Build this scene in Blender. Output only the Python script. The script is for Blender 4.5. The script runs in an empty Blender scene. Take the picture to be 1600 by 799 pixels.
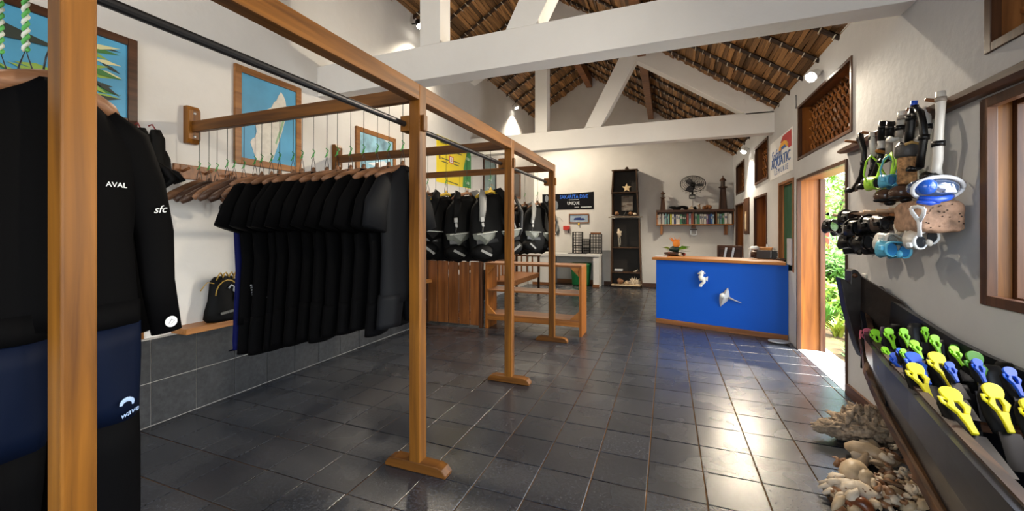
import bpy, math, random
from mathutils import Vector, Matrix, noise
from math import sin, cos, pi, radians, atan2, sqrt
random.seed(7)
scene = bpy.context.scene
COL = scene.collection
# ------------------------------------------------------------------ camera
F, TH, CY, H = 625.0, 0.37, 362.0, 1.45
cam_d = bpy.data.cameras.new('camera'); cam = bpy.data.objects.new('camera', cam_d); COL.objects.link(cam)
cam.location = (0, 0, H); cam.rotation_euler = (pi/2, 0, TH)
cam_d.sensor_width = 36; cam_d.lens = F/1600*36; cam_d.shift_y = -(399.5-CY)/1600; cam_d.clip_start = 0.02
scene.camera = cam
scene.view_settings.view_transform = 'Standard'; scene.view_settings.look = 'None'
scene.view_settings.exposure = 0.0; scene.view_settings.gamma = 1.0; scene.view_settings.use_curve_mapping = False
# ------------------------------------------------------------------ world, sun, lamps of the room
w = bpy.data.worlds.new('sky'); scene.world = w; w.use_nodes = True
nt = w.node_tree; nt.nodes.clear()
o_ = nt.nodes.new('ShaderNodeOutputWorld'); b_ = nt.nodes.new('ShaderNodeBackground'); s_ = nt.nodes.new('ShaderNodeTexSky')
s_.sky_type = 'NISHITA'; s_.sun_disc = False; s_.sun_elevation = radians(55); s_.sun_rotation = radians(100); s_.air_density = 1.2; s_.dust_density = 3.0
b_.inputs[1].default_value = 1.1
nt.links.new(s_.outputs[0], b_.inputs[0]); nt.links.new(b_.outputs[0], o_.inputs[0])

def light(kind, name, loc, power, color=(1, 1, 1), target=None, **k):
    d = bpy.data.lights.new(name, kind); d.energy = power; d.color = color
    for a, v in k.items(): setattr(d, a, v)
    o = bpy.data.objects.new(name, d); COL.objects.link(o); o.location = loc
    if target is not None: o.rotation_euler = (Vector(target)-Vector(loc)).to_track_quat('-Z', 'Y').to_euler()
    return o
light('SUN', 'sun', (6, 2, 8), 14.0, (1, .95, .86), (2.4, 3.2, 0), angle=radians(.6))
DAY = (.93, .97, 1.0)
# daylight entering through the openings (door, near window, wide entrance behind the camera) and an added rear window
light('AREA', 'daylight_door', (2.3, 5.1, 1.25), 110, DAY, (0, 4.6, .7), shape='RECTANGLE', size=1.3, size_y=2.0)
light('AREA', 'daylight_window', (2.4, 2.0, 1.7), 40, DAY, (-1, 2.2, 1.2), shape='RECTANGLE', size=1.4, size_y=1.0)
light('AREA', 'added_rear_daylight', (2.2, -.5, 1.7), 60, DAY, (-1, .2, 1.2), shape='RECTANGLE', size=1.4, size_y=1.0)  # daylight of an unseen window, added to bring in more light
light('AREA', 'daylight_entrance', (-.4, -2.4, 1.6), 75, (1, .97, .93), (-.8, 4, 1.5), shape='RECTANGLE', size=3.0, size_y=2.4)
WARM = (1, .86, .66)
# ------------------------------------------------------------------ pixel -> point on a real plane (1600 x 799)
def ray(px, py):
    u = (px-800)/F; v = (CY-py)/F
    return Vector((-sin(TH)+u*cos(TH), cos(TH)+u*sin(TH), v))
O = Vector((0, 0, H))
def onx(px, py, x): d = ray(px, py); return O+d*(x/d.x)
def ony(px, py, y): d = ray(px, py); return O+d*(y/d.y)
def onz(px, py, z=0.0): d = ray(px, py); return O+d*((z-H)/d.z)
def project(p):
    dp = -sin(TH)*p[0]+cos(TH)*p[1]; l = cos(TH)*p[0]+sin(TH)*p[1]
    if dp <= .05: return None
    return 800+F*l/dp, CY-F*(p[2]-H)/dp, dp
# ------------------------------------------------------------------ materials
MAT = {}
def _nm(name):
    m = bpy.data.materials.new(name); m.use_nodes = True
    return m, m.node_tree, m.node_tree.nodes['Principled BSDF']
def plain(name, c, rough=.6, metal=0, spec=.5, emit=None, bump=0, bscale=60, sheen=0, trans=0, coat=0, vary=.0, alpha=1):
    if name in MAT: return MAT[name]
    m, t, p = _nm(name)
    p.inputs['Base Color'].default_value = (*c, 1); p.inputs['Roughness'].default_value = rough
    p.inputs['Metallic'].default_value = metal; p.inputs['Specular IOR Level'].default_value = spec
    if sheen: p.inputs['Sheen Weight'].default_value = sheen
    if trans: p.inputs['Transmission Weight'].default_value = trans
    if coat: p.inputs['Coat Weight'].default_value = coat
    if alpha < 1: p.inputs['Alpha'].default_value = alpha
    if emit: p.inputs['Emission Color'].default_value = (*emit[:3], 1); p.inputs['Emission Strength'].default_value = emit[3]
    if vary or bump:
        tc = t.nodes.new('ShaderNodeTexCoord'); n = t.nodes.new('ShaderNodeTexNoise'); n.inputs['Scale'].default_value = bscale; n.inputs['Detail'].default_value = 5
        t.links.new(tc.outputs['Object'], n.inputs['Vector'])
        if bump:
            b = t.nodes.new('ShaderNodeBump'); b.inputs['Strength'].default_value = bump; b.inputs['Distance'].default_value = .01
            t.links.new(n.outputs[0], b.inputs['Height']); t.links.new(b.outputs[0], p.inputs['Normal'])
        if vary:
            r = t.nodes.new('ShaderNodeValToRGB'); r.color_ramp.elements[0].position = .3; r.color_ramp.elements[1].position = .7
            r.color_ramp.elements[0].color = (*[x*(1-vary) for x in c], 1); r.color_ramp.elements[1].color = (*[min(1, x*(1+vary)) for x in c], 1)
            t.links.new(n.outputs[0], r.inputs[0]); t.links.new(r.outputs[0], p.inputs['Base Color'])
    MAT[name] = m; return m
def wood(name, a, b, axis='Z', rough=.45, scale=1.0, island=False, knots=True):
    if name in MAT: return MAT[name]
    m, t, p = _nm(name); N = t.nodes.new; L = t.links.new
    tc = N('ShaderNodeTexCoord'); mp = N('ShaderNodeMapping'); L(tc.outputs['Object'], mp.inputs['Vector'])
    s = {'X': (.8, 14, 14), 'Y': (14, .8, 14), 'Z': (14, 14, .8)}[axis]
    mp.inputs['Scale'].default_value = [v*scale for v in s]
    oi = N('ShaderNodeObjectInfo'); ad = N('ShaderNodeVectorMath'); ad.operation = 'ADD'; cm = N('ShaderNodeCombineXYZ')
    ml = N('ShaderNodeMath'); ml.operation = 'MULTIPLY'; ml.inputs[1].default_value = 30
    if island:
        g = N('ShaderNodeNewGeometry'); sm = N('ShaderNodeMath'); sm.operation = 'ADD'; L(g.outputs['Random Per Island'], sm.inputs[0]); L(oi.outputs['Random'], sm.inputs[1])
        fr = N('ShaderNodeMath'); fr.operation = 'FRACT'; L(sm.outputs[0], fr.inputs[0]); rnd = fr.outputs[0]
    else: rnd = oi.outputs['Random']
    L(rnd, ml.inputs[0]); [L(ml.outputs[0], cm.inputs[i]) for i in range(3)]
    L(mp.outputs[0], ad.inputs[0]); L(cm.outputs[0], ad.inputs[1])
    n = N('ShaderNodeTexNoise'); n.inputs['Scale'].default_value = 1.6; n.inputs['Detail'].default_value = 8; n.inputs['Distortion'].default_value = .6; L(ad.outputs[0], n.inputs['Vector'])
    r = N('ShaderNodeValToRGB'); r.color_ramp.elements[0].position = .32; r.color_ramp.elements[1].position = .68
    r.color_ramp.elements[0].color = (*a, 1); r.color_ramp.elements[1].color = (*b, 1); L(n.outputs[0], r.inputs[0])
    hs = N('ShaderNodeHueSaturation'); mr = N('ShaderNodeMapRange'); mr.inputs[3].default_value = .35 if island else .85; mr.inputs[4].default_value = 1.45 if island else 1.15
    L(rnd, mr.inputs[0]); L(mr.outputs[0], hs.inputs['Value']); L(r.outputs[0], hs.inputs['Color']); L(hs.outputs[0], p.inputs['Base Color'])
    bp = N('ShaderNodeBump'); bp.inputs['Strength'].default_value = .15; bp.inputs['Distance'].default_value = .003; L(n.outputs[0], bp.inputs['Height']); L(bp.outputs[0], p.inputs['Normal'])
    p.inputs['Roughness'].default_value = rough; p.inputs['Specular IOR Level'].default_value = .3
    MAT[name] = m; return m
def plaster(name, a, b, sc=.9):
    m, t, p = _nm(name); N = t.nodes.new; L = t.links.new
    tc = N('ShaderNodeTexCoord'); n = N('ShaderNodeTexNoise'); n.inputs['Scale'].default_value = sc; n.inputs['Detail'].default_value = 7; n.inputs['Roughness'].default_value = .6
    L(tc.outputs['Object'], n.inputs['Vector']); r = N('ShaderNodeValToRGB'); r.color_ramp.elements[0].position = .3; r.color_ramp.elements[1].position = .72
    r.color_ramp.elements[0].color = (*a, 1); r.color_ramp.elements[1].color = (*b, 1); L(n.outputs[0], r.inputs[0]); L(r.outputs[0], p.inputs['Base Color'])
    n2 = N('ShaderNodeTexNoise'); n2.inputs['Scale'].default_value = 14; n2.inputs['Detail'].default_value = 6; L(tc.outputs['Object'], n2.inputs['Vector'])
    bp = N('ShaderNodeBump'); bp.inputs['Strength'].default_value = .25; bp.inputs['Distance'].default_value = .01; L(n2.outputs[0], bp.inputs['Height']); L(bp.outputs[0], p.inputs['Normal'])
    p.inputs['Roughness'].default_value = .8; MAT[name] = m; return m
def stone(name, a, b, rough=.3, sc=60, bump=.25):
    m, t, p = _nm(name); N = t.nodes.new; L = t.links.new
    tc = N('ShaderNodeTexCoord'); oi = N('ShaderNodeObjectInfo'); g = N('ShaderNodeNewGeometry')
    n = N('ShaderNodeTexNoise'); n.inputs['Scale'].default_value = sc; n.inputs['Detail'].default_value = 6; n.inputs['Roughness'].default_value = .7; L(g.outputs['Position'], n.inputs['Vector'])
    r = N('ShaderNodeValToRGB'); r.color_ramp.elements[0].position = .36; r.color_ramp.elements[1].position = .66
    r.color_ramp.elements[0].color = (*a, 1); r.color_ramp.elements[1].color = (*b, 1); L(n.outputs[0], r.inputs[0])
    sm = N('ShaderNodeMath'); sm.operation = 'ADD'; L(g.outputs['Random Per Island'], sm.inputs[0]); L(oi.outputs['Random'], sm.inputs[1])
    fr = N('ShaderNodeMath'); fr.operation = 'FRACT'; L(sm.outputs[0], fr.inputs[0])
    mr = N('ShaderNodeMapRange'); mr.inputs[3].default_value = .8; mr.inputs[4].default_value = 1.2; L(fr.outputs[0], mr.inputs[0])
    hs = N('ShaderNodeHueSaturation'); L(mr.outputs[0], hs.inputs['Value']); L(r.outputs[0], hs.inputs['Color']); L(hs.outputs[0], p.inputs['Base Color'])
    n3 = N('ShaderNodeTexNoise'); n3.inputs['Scale'].default_value = 3; L(g.outputs['Position'], n3.inputs['Vector'])
    m2 = N('ShaderNodeMapRange'); m2.inputs[3].default_value = rough-.08; m2.inputs[4].default_value = rough+.14; L(n3.outputs[0], m2.inputs[0]); L(m2.outputs[0], p.inputs['Roughness'])
    bp = N('ShaderNodeBump'); bp.inputs['Strength'].default_value = bump; bp.inputs['Distance'].default_value = .003; L(n.outputs[0], bp.inputs['Height']); L(bp.outputs[0], p.inputs['Normal'])
    MAT[name] = m; return m
WOODZ = wood('rack_wood_upright', (.085, .029, .003), (.24, .092, .009), 'Z')
WOODX = wood('rack_wood_cross', (.072, .025, .0035), (.19, .072, .010), 'X')
WOODY = wood('rack_wood_rail', (.088, .031, .005), (.25, .098, .016), 'Y')
GOLDZ = wood('golden_wood', (.17, .052, .006), (.31, .105, .013), 'Z')
GOLDX = wood('golden_wood_cross', (.24, .085, .016), (.42, .165, .034), 'X')
DARKZ = wood('dark_wood', (.035, .013, .006), (.10, .042, .018), 'Z', .4)
DARKX = wood('dark_wood_cross', (.035, .013, .006), (.10, .042, .018), 'X', .4)
DARKY = wood('dark_wood_rail', (.035, .013, .006), (.10, .042, .018), 'Y', .4)
MIDZ = wood('brown_wood', (.13, .048, .014), (.30, .12, .035), 'Z', .4)
MIDX = wood('brown_wood_cross', (.13, .05, .018), (.28, .115, .04), 'X', .4)
REED = wood('reed', (.07, .030, .009), (.42, .215, .075), 'Y', .55, 1.0, True)
BATT = wood('batten_wood', (.018, .008, .004), (.05, .024, .011), 'X', .5)
LATT = wood('lattice_wood', (.13, .045, .013), (.34, .13, .035), 'Z', .3)
HULL = wood('weathered_hull', (.0022, .0024, .0036), (.010, .0115, .018), 'Y', .3)
HULL.node_tree.nodes['Principled BSDF'].inputs['Coat Weight'].default_value = .2; HULL.node_tree.nodes['Principled BSDF'].inputs['Coat Roughness'].default_value = .25
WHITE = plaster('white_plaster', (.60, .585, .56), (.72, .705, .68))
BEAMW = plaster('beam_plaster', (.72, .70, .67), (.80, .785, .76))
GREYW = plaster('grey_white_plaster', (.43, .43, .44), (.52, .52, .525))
TILE = stone('slate_tile', (.009, .0105, .014), (.042, .047, .058), .23)
TILE.node_tree.nodes['Principled BSDF'].inputs['Specular IOR Level'].default_value = .8
WTILE = stone('wall_slate', (.011, .0115, .0125), (.029, .030, .032), .5, 25)
GROUT = plain('grout', (.13, .072, .032), .9, spec=.1, vary=.3, bscale=4)
GROUTW = plain('grout_pale', (.38, .36, .33), .8)
NEO = plain('black_neoprene', (.0016, .0016, .0020), .75, spec=.06, bump=.1, bscale=25)
NEO2 = plain('charcoal_neoprene', (.0045, .005, .0065), .65, spec=.12)
NAVY = plain('navy_neoprene', (.0014, .0045, .017), .6, spec=.1)
BLACK = plain('black_plastic', (.003, .003, .0035), .35, spec=.35)
BLACKM = plain('black_matt', (.0022, .0022, .0024), .65, spec=.15)
STEEL = plain('dark_steel', (.035, .035, .038), .35, metal=.7)
CHROME = plain('steel', (.5, .5, .5), .3, metal=1)
WHITEP = plain('white_print', (.75, .78, .8), .5)
CLEAR = plain('clear_silicone', (.72, .70, .66), .25, spec=.5, trans=.25)
GREEN = plain('green_cord', (.05, .30, .06), .7)
HANG = wood('hanger_wood', (.12, .055, .026), (.30, .15, .08), 'Y', .4)
HANGD = wood('hanger_wood_dark', (.04, .02, .013), (.11, .06, .04), 'Y', .35)
GREYF = plain('grey_nylon', (.17, .18, .155), .5, vary=.2, bscale=30)
STRAPG = plain('grey_strap', (.20, .20, .19), .5)
# ------------------------------------------------------------------ mesh builder
class MB:
    def __init__(s): s.v = []; s.f = []
    def add(s, vs, fs, M=None):
        k = len(s.v)
        s.v += [tuple(M @ Vector(p)) for p in vs] if M is not None else [tuple(p) for p in vs]
        s.f += [tuple(i+k for i in f) for f in fs]; return s
    def box(s, c, d, M=None, rot=None):
        x, y, z = [q/2 for q in d]
        vs = [(-x, -y, -z), (x, -y, -z), (x, y, -z), (-x, y, -z), (-x, -y, z), (x, -y, z), (x, y, z), (-x, y, z)]
        T = Matrix.Translation(c)
        if rot is not None: T = T @ (rot if isinstance(rot, Matrix) else Matrix.Rotation(rot, 4, 'Z'))
        if M is not None: T = M @ T
        return s.add(vs, [(0, 3, 2, 1), (4, 5, 6, 7), (0, 1, 5, 4), (1, 2, 6, 5), (2, 3, 7, 6), (3, 0, 4, 7)], T)
    def bb(s, x0, x1, y0, y1, z0, z1, M=None): return s.box(((x0+x1)/2, (y0+y1)/2, (z0+z1)/2), (x1-x0, y1-y0, z1-z0), M)
    def beam(s, a, b, wd, ht, up=(0, 0, 1)):
        a = Vector(a); b = Vector(b); d = b-a; L = d.length; d.normalize(); u = Vector(up); r = d.cross(u)
        if r.length < 1e-4: r = d.cross(Vector((1, 0, 0)))
        r.normalize(); u = r.cross(d)
        M = Matrix((r, d, u)).transposed().to_4x4(); M.translation = (a+b)/2
        return s.box((0, 0, 0), (wd, L, ht), M)
    def tube(s, path, rad, n=8, sx=1.0, ax=None, caps=True):
        """tube along path; rad float or list; sx squashes along world axis ax (Vector)"""
        P = [Vector(p) for p in path]; R = rad if isinstance(rad, (list, tuple)) else [rad]*len(P)
        vs = []; prev = None
        for i, p in enumerate(P):
            d = (P[min(i+1, len(P)-1)]-P[max(i-1, 0)]).normalized()
            if ax is not None: u = Vector(ax)-d*d.dot(Vector(ax)); 
            elif prev is None: u = d.orthogonal()
            else: u = prev-d*d.dot(prev)
            u.normalize(); prev = u; v_ = d.cross(u)
            for k in range(n):
                a = 2*pi*k/n; vs.append(p+u*(cos(a)*R[i]*sx)+v_*(sin(a)*R[i]))
        fs = []
        for i in range(len(P)-1):
            for k in range(n):
                k2 = (k+1) % n; fs.append((i*n+k, i*n+k2, (i+1)*n+k2, (i+1)*n+k))
        if caps: fs.append(tuple(range(n))[::-1]); fs.append(tuple((len(P)-1)*n+k for k in range(n)))
        return s.add(vs, fs)
    def rings(s, rs, cap=True, M=None):
        n = len(rs[0]); vs = [p for r in rs for p in r]; fs = []
        for i in range(len(rs)-1):
            for k in range(n):
                k2 = (k+1) % n; fs.append((i*n+k, i*n+k2, (i+1)*n+k2, (i+1)*n+k))
        if cap: fs.append(tuple(range(n))[::-1]); fs.append(tuple((len(rs)-1)*n+k for k in range(n)))
        return s.add(vs, fs, M)
    def lathe(s, prof, n=16, M=None, cap=True):
        return s.rings([[(r*cos(2*pi*k/n), r*sin(2*pi*k/n), z) for k in range(n)] for r, z in prof], cap, M)
    def prism(s, poly, d, M=None):
        """poly in local xy, extruded 0..d in z"""
        n = len(poly); vs = [(x, y, 0) for x, y in poly]+[(x, y, d) for x, y in poly]
        fs = [tuple(range(n))[::-1], tuple(range(n, 2*n))]+[(i, (i+1) % n, (i+1) % n+n, i+n) for i in range(n)]
        return s.add(vs, fs, M)
    def ell(s, c, r, n=14, m=8, M=None, jit=0, seed=0):
        vs = []; c = Vector(c)
        for j in range(m+1):
            ph = pi*j/m
            for k in range(n):
                th = 2*pi*k/n; p = Vector((sin(ph)*cos(th), sin(ph)*sin(th), cos(ph)))
                if jit: p *= 1+jit*noise.noise(p*1.8+Vector((seed*7.3, seed, 3)))+jit*.5*noise.noise(p*4.5+Vector((seed*3.3, seed, 3)))
                vs.append(c+Vector((p.x*r[0], p.y*r[1], p.z*r[2])))
        fs = []
        for j in range(m):
            for k in range(n):
                k2 = (k+1) % n
                if j == 0: fs.append((k, n+k, n+k2))
                elif j == m-1: fs.append((j*n+k, (j+1)*n+k, j*n+k2))
                else: fs.append((j*n+k, (j+1)*n+k, (j+1)*n+k2, j*n+k2))
        return s.add(vs, fs, M)
    def mesh(s, name, mat, smooth=False):
        me = bpy.data.meshes.new(name); me.from_pydata(s.v, [], s.f)
        me.materials.append(mat)
        if smooth: me.polygons.foreach_set('use_smooth', [True]*len(me.polygons))
        me.update(); return me
    def obj(s, name, mat, parent=None, smooth=False, bevel=0, loc=None, label=None, sub=0):
        o = bpy.data.objects.new(name, s.mesh(name, mat, smooth)); COL.objects.link(o)
        if loc is not None: o.location = loc
        if parent is not None: o.parent = parent
        if bevel:
            b = o.modifiers.new('bevel', 'BEVEL'); b.width = bevel; b.segments = 2; b.limit_method = 'ANGLE'; b.angle_limit = radians(50)
        if sub: q = o.modifiers.new('sub', 'SUBSURF'); q.levels = sub; q.render_levels = sub
        if label: o['label'] = label
        return o
def frame(origin, X, Y):
    X = Vector(X).normalized(); Y = Vector(Y); Y = (Y-X*X.dot(Y)).normalized(); Z = X.cross(Y)
    M = Matrix((X, Y, Z)).transposed().to_4x4(); M.translation = Vector(origin); return M
def thing(name, label, cat, loc=(0, 0, 0), rz=0, group=None):
    o = bpy.data.objects.new(name, None); COL.objects.link(o); o.location = loc; o.rotation_euler = (0, 0, rz); o.empty_display_size = .1
    o['label'] = label; o['category'] = cat
    if group: o['group'] = group
    return o
def tag(o, label, cat, group=None):
    o['label'] = label; o['category'] = cat
    if group: o['group'] = group
    return o
def struct(o): o['kind'] = 'structure'; return o
KIDS = {}
def copy_tree(o, parent=None, **k):
    c = o.copy(); COL.objects.link(c); c.parent = parent
    for ch in list(o.children): copy_tree(ch, c)
    for a, v in k.items(): setattr(c, a, v)
    return c
ORD = ['first', 'second', 'third', 'fourth', 'fifth', 'sixth', 'seventh', 'eighth', 'ninth', 'tenth', 'eleventh', 'twelfth', 'thirteenth', 'fourteenth', 'fifteenth', 'sixteenth', 'seventeenth', 'eighteenth', 'nineteenth', 'twentieth', 'twenty-first', 'twenty-second', 'twenty-third', 'twenty-fourth', 'twenty-fifth', 'twenty-sixth', 'twenty-seventh', 'twenty-eighth', 'twenty-ninth', 'thirtieth', 'thirty-first', 'thirty-second', 'thirty-third', 'thirty-fourth', 'thirty-fifth', 'thirty-sixth']
def text_mesh(name, s, size, mat, M, parent=None, ext=.0008, align='CENTER', shear=0, squeeze=1):
    c = bpy.data.curves.new(name, 'FONT'); c.body = s; c.size = size; c.extrude = ext; c.align_x = align; c.align_y = 'CENTER'; c.shear = shear; c.resolution_u = 2
    t = bpy.data.objects.new('tmp', c); COL.objects.link(t); bpy.context.view_layer.update()
    me = bpy.data.meshes.new_from_object(t.evaluated_get(bpy.context.evaluated_depsgraph_get()))
    bpy.data.objects.remove(t); bpy.data.curves.remove(c)
    me.transform(M @ Matrix.Diagonal((squeeze, 1, 1, 1))); me.materials.clear(); me.materials.append(mat); me.name = name
    o = bpy.data.objects.new(name, me); COL.objects.link(o)
    if parent: o.parent = parent
    return o
XL, XR, YB, YR = -3.6, 1.5, 11.05, -2.6
TK = .25
# ================================================================== SETTING
# floor: grout bed and slate tiles
fl = struct(MB().bb(XL-.1, XR+TK+.02, YR, YB+.1, -.12, -.006).obj('floor', GROUT))
TX, TY, X0, Y0, GAP = .3085, .3135, -.107, 2.356, .007
def tile_mesh(w_, h_, mat, name, d=.014, bv=.0018):
    x, y = w_/2, h_/2
    vs = [(-x, -y, -d), (x, -y, -d), (x, y, -d), (-x, y, -d), (-x, -y, -bv), (x, -y, -bv), (x, y, -bv), (-x, y, -bv), (-x+bv, -y+bv, 0), (x-bv, -y+bv, 0), (x-bv, y-bv, 0), (-x+bv, y-bv, 0)]
    fs = [(0, 1, 5, 4), (1, 2, 6, 5), (2, 3, 7, 6), (3, 0, 4, 7), (4, 5, 9, 8), (5, 6, 10, 9), (6, 7, 11, 10), (7, 4, 8, 11), (8, 9, 10, 11)]
    m = MB(); m.add(vs, fs); return m
tm = tile_mesh(TX-GAP, TY-GAP, TILE, 'tile'); tme = tm.mesh('tile', TILE)
cells = []
for i in range(-12, 7):
    for j in range(-16, 29):
        cx = X0+(i+.5)*TX; cy = Y0+(j+.5)*TY
        x0 = max(cx-TX/2, XL); x1 = min(cx+TX/2, XR+TK); y1 = min(cy+TY/2, YB); y0 = cy-TY/2
        if x1-x0 < .03 or y1-y0 < .03: continue
        if x1 > XR+.02 and not (4.36 < cy < 5.92): x1 = XR+.0
        if x1-x0 < .03: continue
        pr = project((cx, cy, 0)); full = abs(x1-x0-TX) < .002 and abs(y1-y0-TY) < .002
        vis = pr is not None and -60 < pr[0] < 1680 and pr[1] < 860
        cells.append((not (vis and full), pr[2] if pr else 99, (x0, x1, y0, y1)))
cells.sort(key=lambda c: (c[0], c[1]))
st = MB(); nt_ = 0
for hid, d, (x0, x1, y0, y1) in cells:
    c = ((x0+x1)/2, (y0+y1)/2, random.uniform(-.0012, .0012))
    if not hid and nt_ < 298:
        o = bpy.data.objects.new('tile', tme); COL.objects.link(o); o.location = c; o.parent = fl; nt_ += 1
        o.rotation_euler = (random.uniform(-.0016, .0016), random.uniform(-.0016, .0016), 0)
    else:
        q = tile_mesh(x1-x0-GAP, y1-y0-GAP, TILE, 't'); st.add(q.v, q.f, Matrix.Translation(c))
st.obj('far_tiles', TILE, fl)['kind'] = 'stuff'

# roof profile
RP = [(-4.1, 4.45), (-1.95, 5.72), (1.52, 3.29), (2.35, 2.71)]
def roofz(x):
    for (a, za), (b, zb) in zip(RP, RP[1:]):
        if x <= b: return za+(zb-za)*(x-a)/(b-a)
    return RP[-1][1]
# left wall
lw = struct(MB().bb(XL-.2, XL, YR, YB+.2, -.1, roofz(XL)+.12).obj('wall_left', WHITE))
# back wall with gable
bw = struct(MB().prism([(XL-.2, -.1), (XR+TK, -.1), (XR+TK, 3.18), (-1.95, 5.80), (XL-.2, roofz(XL-.2)+.1)], .2, Matrix(((1, 0, 0, 0), (0, 0, 1, YB), (0, 1, 0, 0), (0, 0, 0, 1)))).obj('wall_back', WHITE))
# rear wall behind the camera, wide entrance
m = MB(); m.bb(XL, -2.0, YR-.2, YR, 0, 4.6); m.bb(1.1, XR, YR-.2, YR, 0, 3.1); m.bb(-2.0, 1.1, YR-.2, YR, 2.8, 3.6)
struct(m.obj('wall_rear', WHITE))
# right wall with its openings  (y0,y1,z0,z1)
OPEN = dict(door=(4.40, 5.88, 0, 2.10), lat=(4.30, 5.84, 2.32, 2.98), green=(6.02, 6.75, .93, 2.14), u2=(7.40, 8.43, 2.29, 2.97), l2=(7.48, 8.50, .9, 2.08),
            u3=(9.50, 10.55, 2.29, 2.97), l3=(9.62, 10.62, .9, 2.07), nw=(1.22, 2.77, 1.08, 2.12), nu=(1.2, 2.74, 2.34, 3.0), rw=(-1.3, .25, 1.08, 2.12))
cuts = sorted({YR, YB}|{v for o in OPEN.values() for v in o[:2]})
m = MB()
for a, b in zip(cuts, cuts[1:]):
    mid = (a+b)/2; zs = sorted([(o[2], o[3]) for o in OPEN.values() if o[0] < mid < o[1]]); z = -.1
    for z0, z1 in zs:
        if z0 > z: m.bb(XR, XR+TK, a, b, z, z0)
        z = z1
    m.bb(XR, XR+TK, a, b, z, 3.30)
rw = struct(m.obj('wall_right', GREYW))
# baseboards of dark wood on back wall
struct(MB().bb(-1.6, XR, YB-.025, YB, 0, .1).obj('baseboard_back', DARKX))
struct(MB().bb(-2.9, -1.7, YB-.03, YB, 0, .12).obj('baseboard_back', MIDX))
struct(MB().bb(XR-.02, XR, 2.8, 4.38, 0, .1).obj('baseboard_right', DARKY))
# wainscot tiles on the left wall
wt = tile_mesh(.3, .315, WTILE, 'wt', .012, .002); 
Mw = Matrix(((0, 0, 1, 0), (1, 0, 0, 0), (0, 1, 0, 0), (0, 0, 0, 1)))
wt2 = MB(); wt2.add(wt.v, wt.f, Mw); wme = wt2.mesh('tile', WTILE)
gb = MB().bb(XL, XL+.018, .2, 8.2, 0, .655).obj('grout_bed', GROUTW, lw)
for j in range(26):
    for r in range(2):
        o = bpy.data.objects.new('tile', wme); COL.objects.link(o); o.parent = lw; o.location = (XL+.028, .42+.307*j, .165+.322*r)
# ------------------------------------------------------------------ concrete trusses
for ti, (yf, nm) in enumerate(((3.34, 'trim_1'), (7.02, 'trim_2'))):
    yb = yf+.2; ZB, ZT = 2.94, 3.27
    t = MB(); t.bb(XL, XR+.02, yf, yb, ZB, ZT)
    t.bb(-2.27, -2.04, yf+.002, yb-.002, ZT, roofz(-2.15)+.02)
    Mx = Matrix(((1, 0, 0, 0), (0, 0, 1, 0), (0, 1, 0, 0), (0, 0, 0, 1)))
    def pz(poly, a, b): t.prism(poly, b-a, Matrix.Translation((0, a, 0)) @ Mx)
    pz([(-1.36, ZT), (-1.07, ZT), (-.44, 4.42), (-.73, 4.48)], yf+.001, yb-.001)
    pz([(-.62, 4.42), (1.13, ZT-.02), (1.12, roofz(1.12)+.02), (-1.95, 5.74), (-1.95, 5.22)], yf, yb); pz([(1.12, ZT-.03), (1.50, ZT-.03), (1.50, 3.30), (1.12, roofz(1.12)+.02)], yf, yb)
    pz([(-3.62, 4.36), (-3.62, roofz(-3.62)), (-1.95, 5.72), (-1.95, 5.22)], yf, yb)
    struct(t.obj(nm, BEAMW, None, bevel=.006))
# ------------------------------------------------------------------ thatched roof: base sheet, reed slats, purlins, bindings
RF = thing('roof', '', 'x')
for k in list(RF.keys()): del RF[k]
bpy.data.objects.remove(RF)
m = MB(); ys = (YR-.8, YB+.2)
up = [Vector((x, 0, z)) for x, z in RP]
for (a, b) in zip(up, up[1:]):
    m.add([(a.x, ys[0], a.z+.05), (b.x, ys[0], b.z+.05), (b.x, ys[1], b.z+.05), (a.x, ys[1], a.z+.05), (a.x, ys[0], a.z+.2), (b.x, ys[0], b.z+.2), (b.x, ys[1], b.z+.2), (a.x, ys[1], a.z+.2)],
          [(0, 1, 2, 3), (4, 7, 6, 5), (0, 4, 5, 1), (3, 2, 6, 7), (0, 3, 7, 4), (1, 5, 6, 2)])
ceil = struct(m.obj('ceiling', plain('thatch_back', (.03, .015, .007), .9)))
unit = MB().box((0, 0, 0), (1, 1, 1)).mesh('reed_slat', REED)
slats = []; ties = MB(); SY = .54
bats = [-.8+SY*k for k in range(23)]
for si, (a, b) in enumerate(zip(up, up[1:])):
    L = (b-a).length; d = (b-a).normalized(); nrm = Vector((d.z, 0, -d.x)); nrm = -nrm if nrm.z > 0 else nrm
    for y in bats:
        if a.x < 1.6:
            q = MB().tube([Vector((a.x, y, a.z))+nrm*.03, Vector((b.x, y, b.z))+nrm*.03], .024, 6); q.obj('batten', BATT, ceil)
        p = .05
        while p < L and a.x < 1.5:
            c = a+d*p+Vector((0, y, 0))+nrm*.055; ties.beam(c-Vector((0, .05, 0))-nrm*.014, c+Vector((0, .012, 0))+d*.006+nrm*.004, .009, .008); ties.beam(c+Vector((0, .012, 0))+d*.006+nrm*.004, c+Vector((0, .05, 0))+d*.012-nrm*.012, .009, .008); p += .125+random.uniform(-.015, .015)
    for y0_, y1_ in zip(bats, bats[1:]):
        p = 0
        while p < L:
            wd = random.uniform(.038, .066); c = a+d*(p+wd/2); p += wd+.004
            slats.append((Vector((c.x, (y0_+y1_)/2, c.z))+nrm*random.uniform(-.014, .016), SY*1.06, wd, d, random.uniform(-.03, .03)))
def slat_key(s):
    p = project(s[0])
    if p is None or not (0 < p[0] < 1600 and -5 < p[1] < 330) or s[0].x > 1.5: return 999
    # seen between the beams only
    return p[2]
slats.sort(key=slat_key)
sm = MB()
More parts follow.
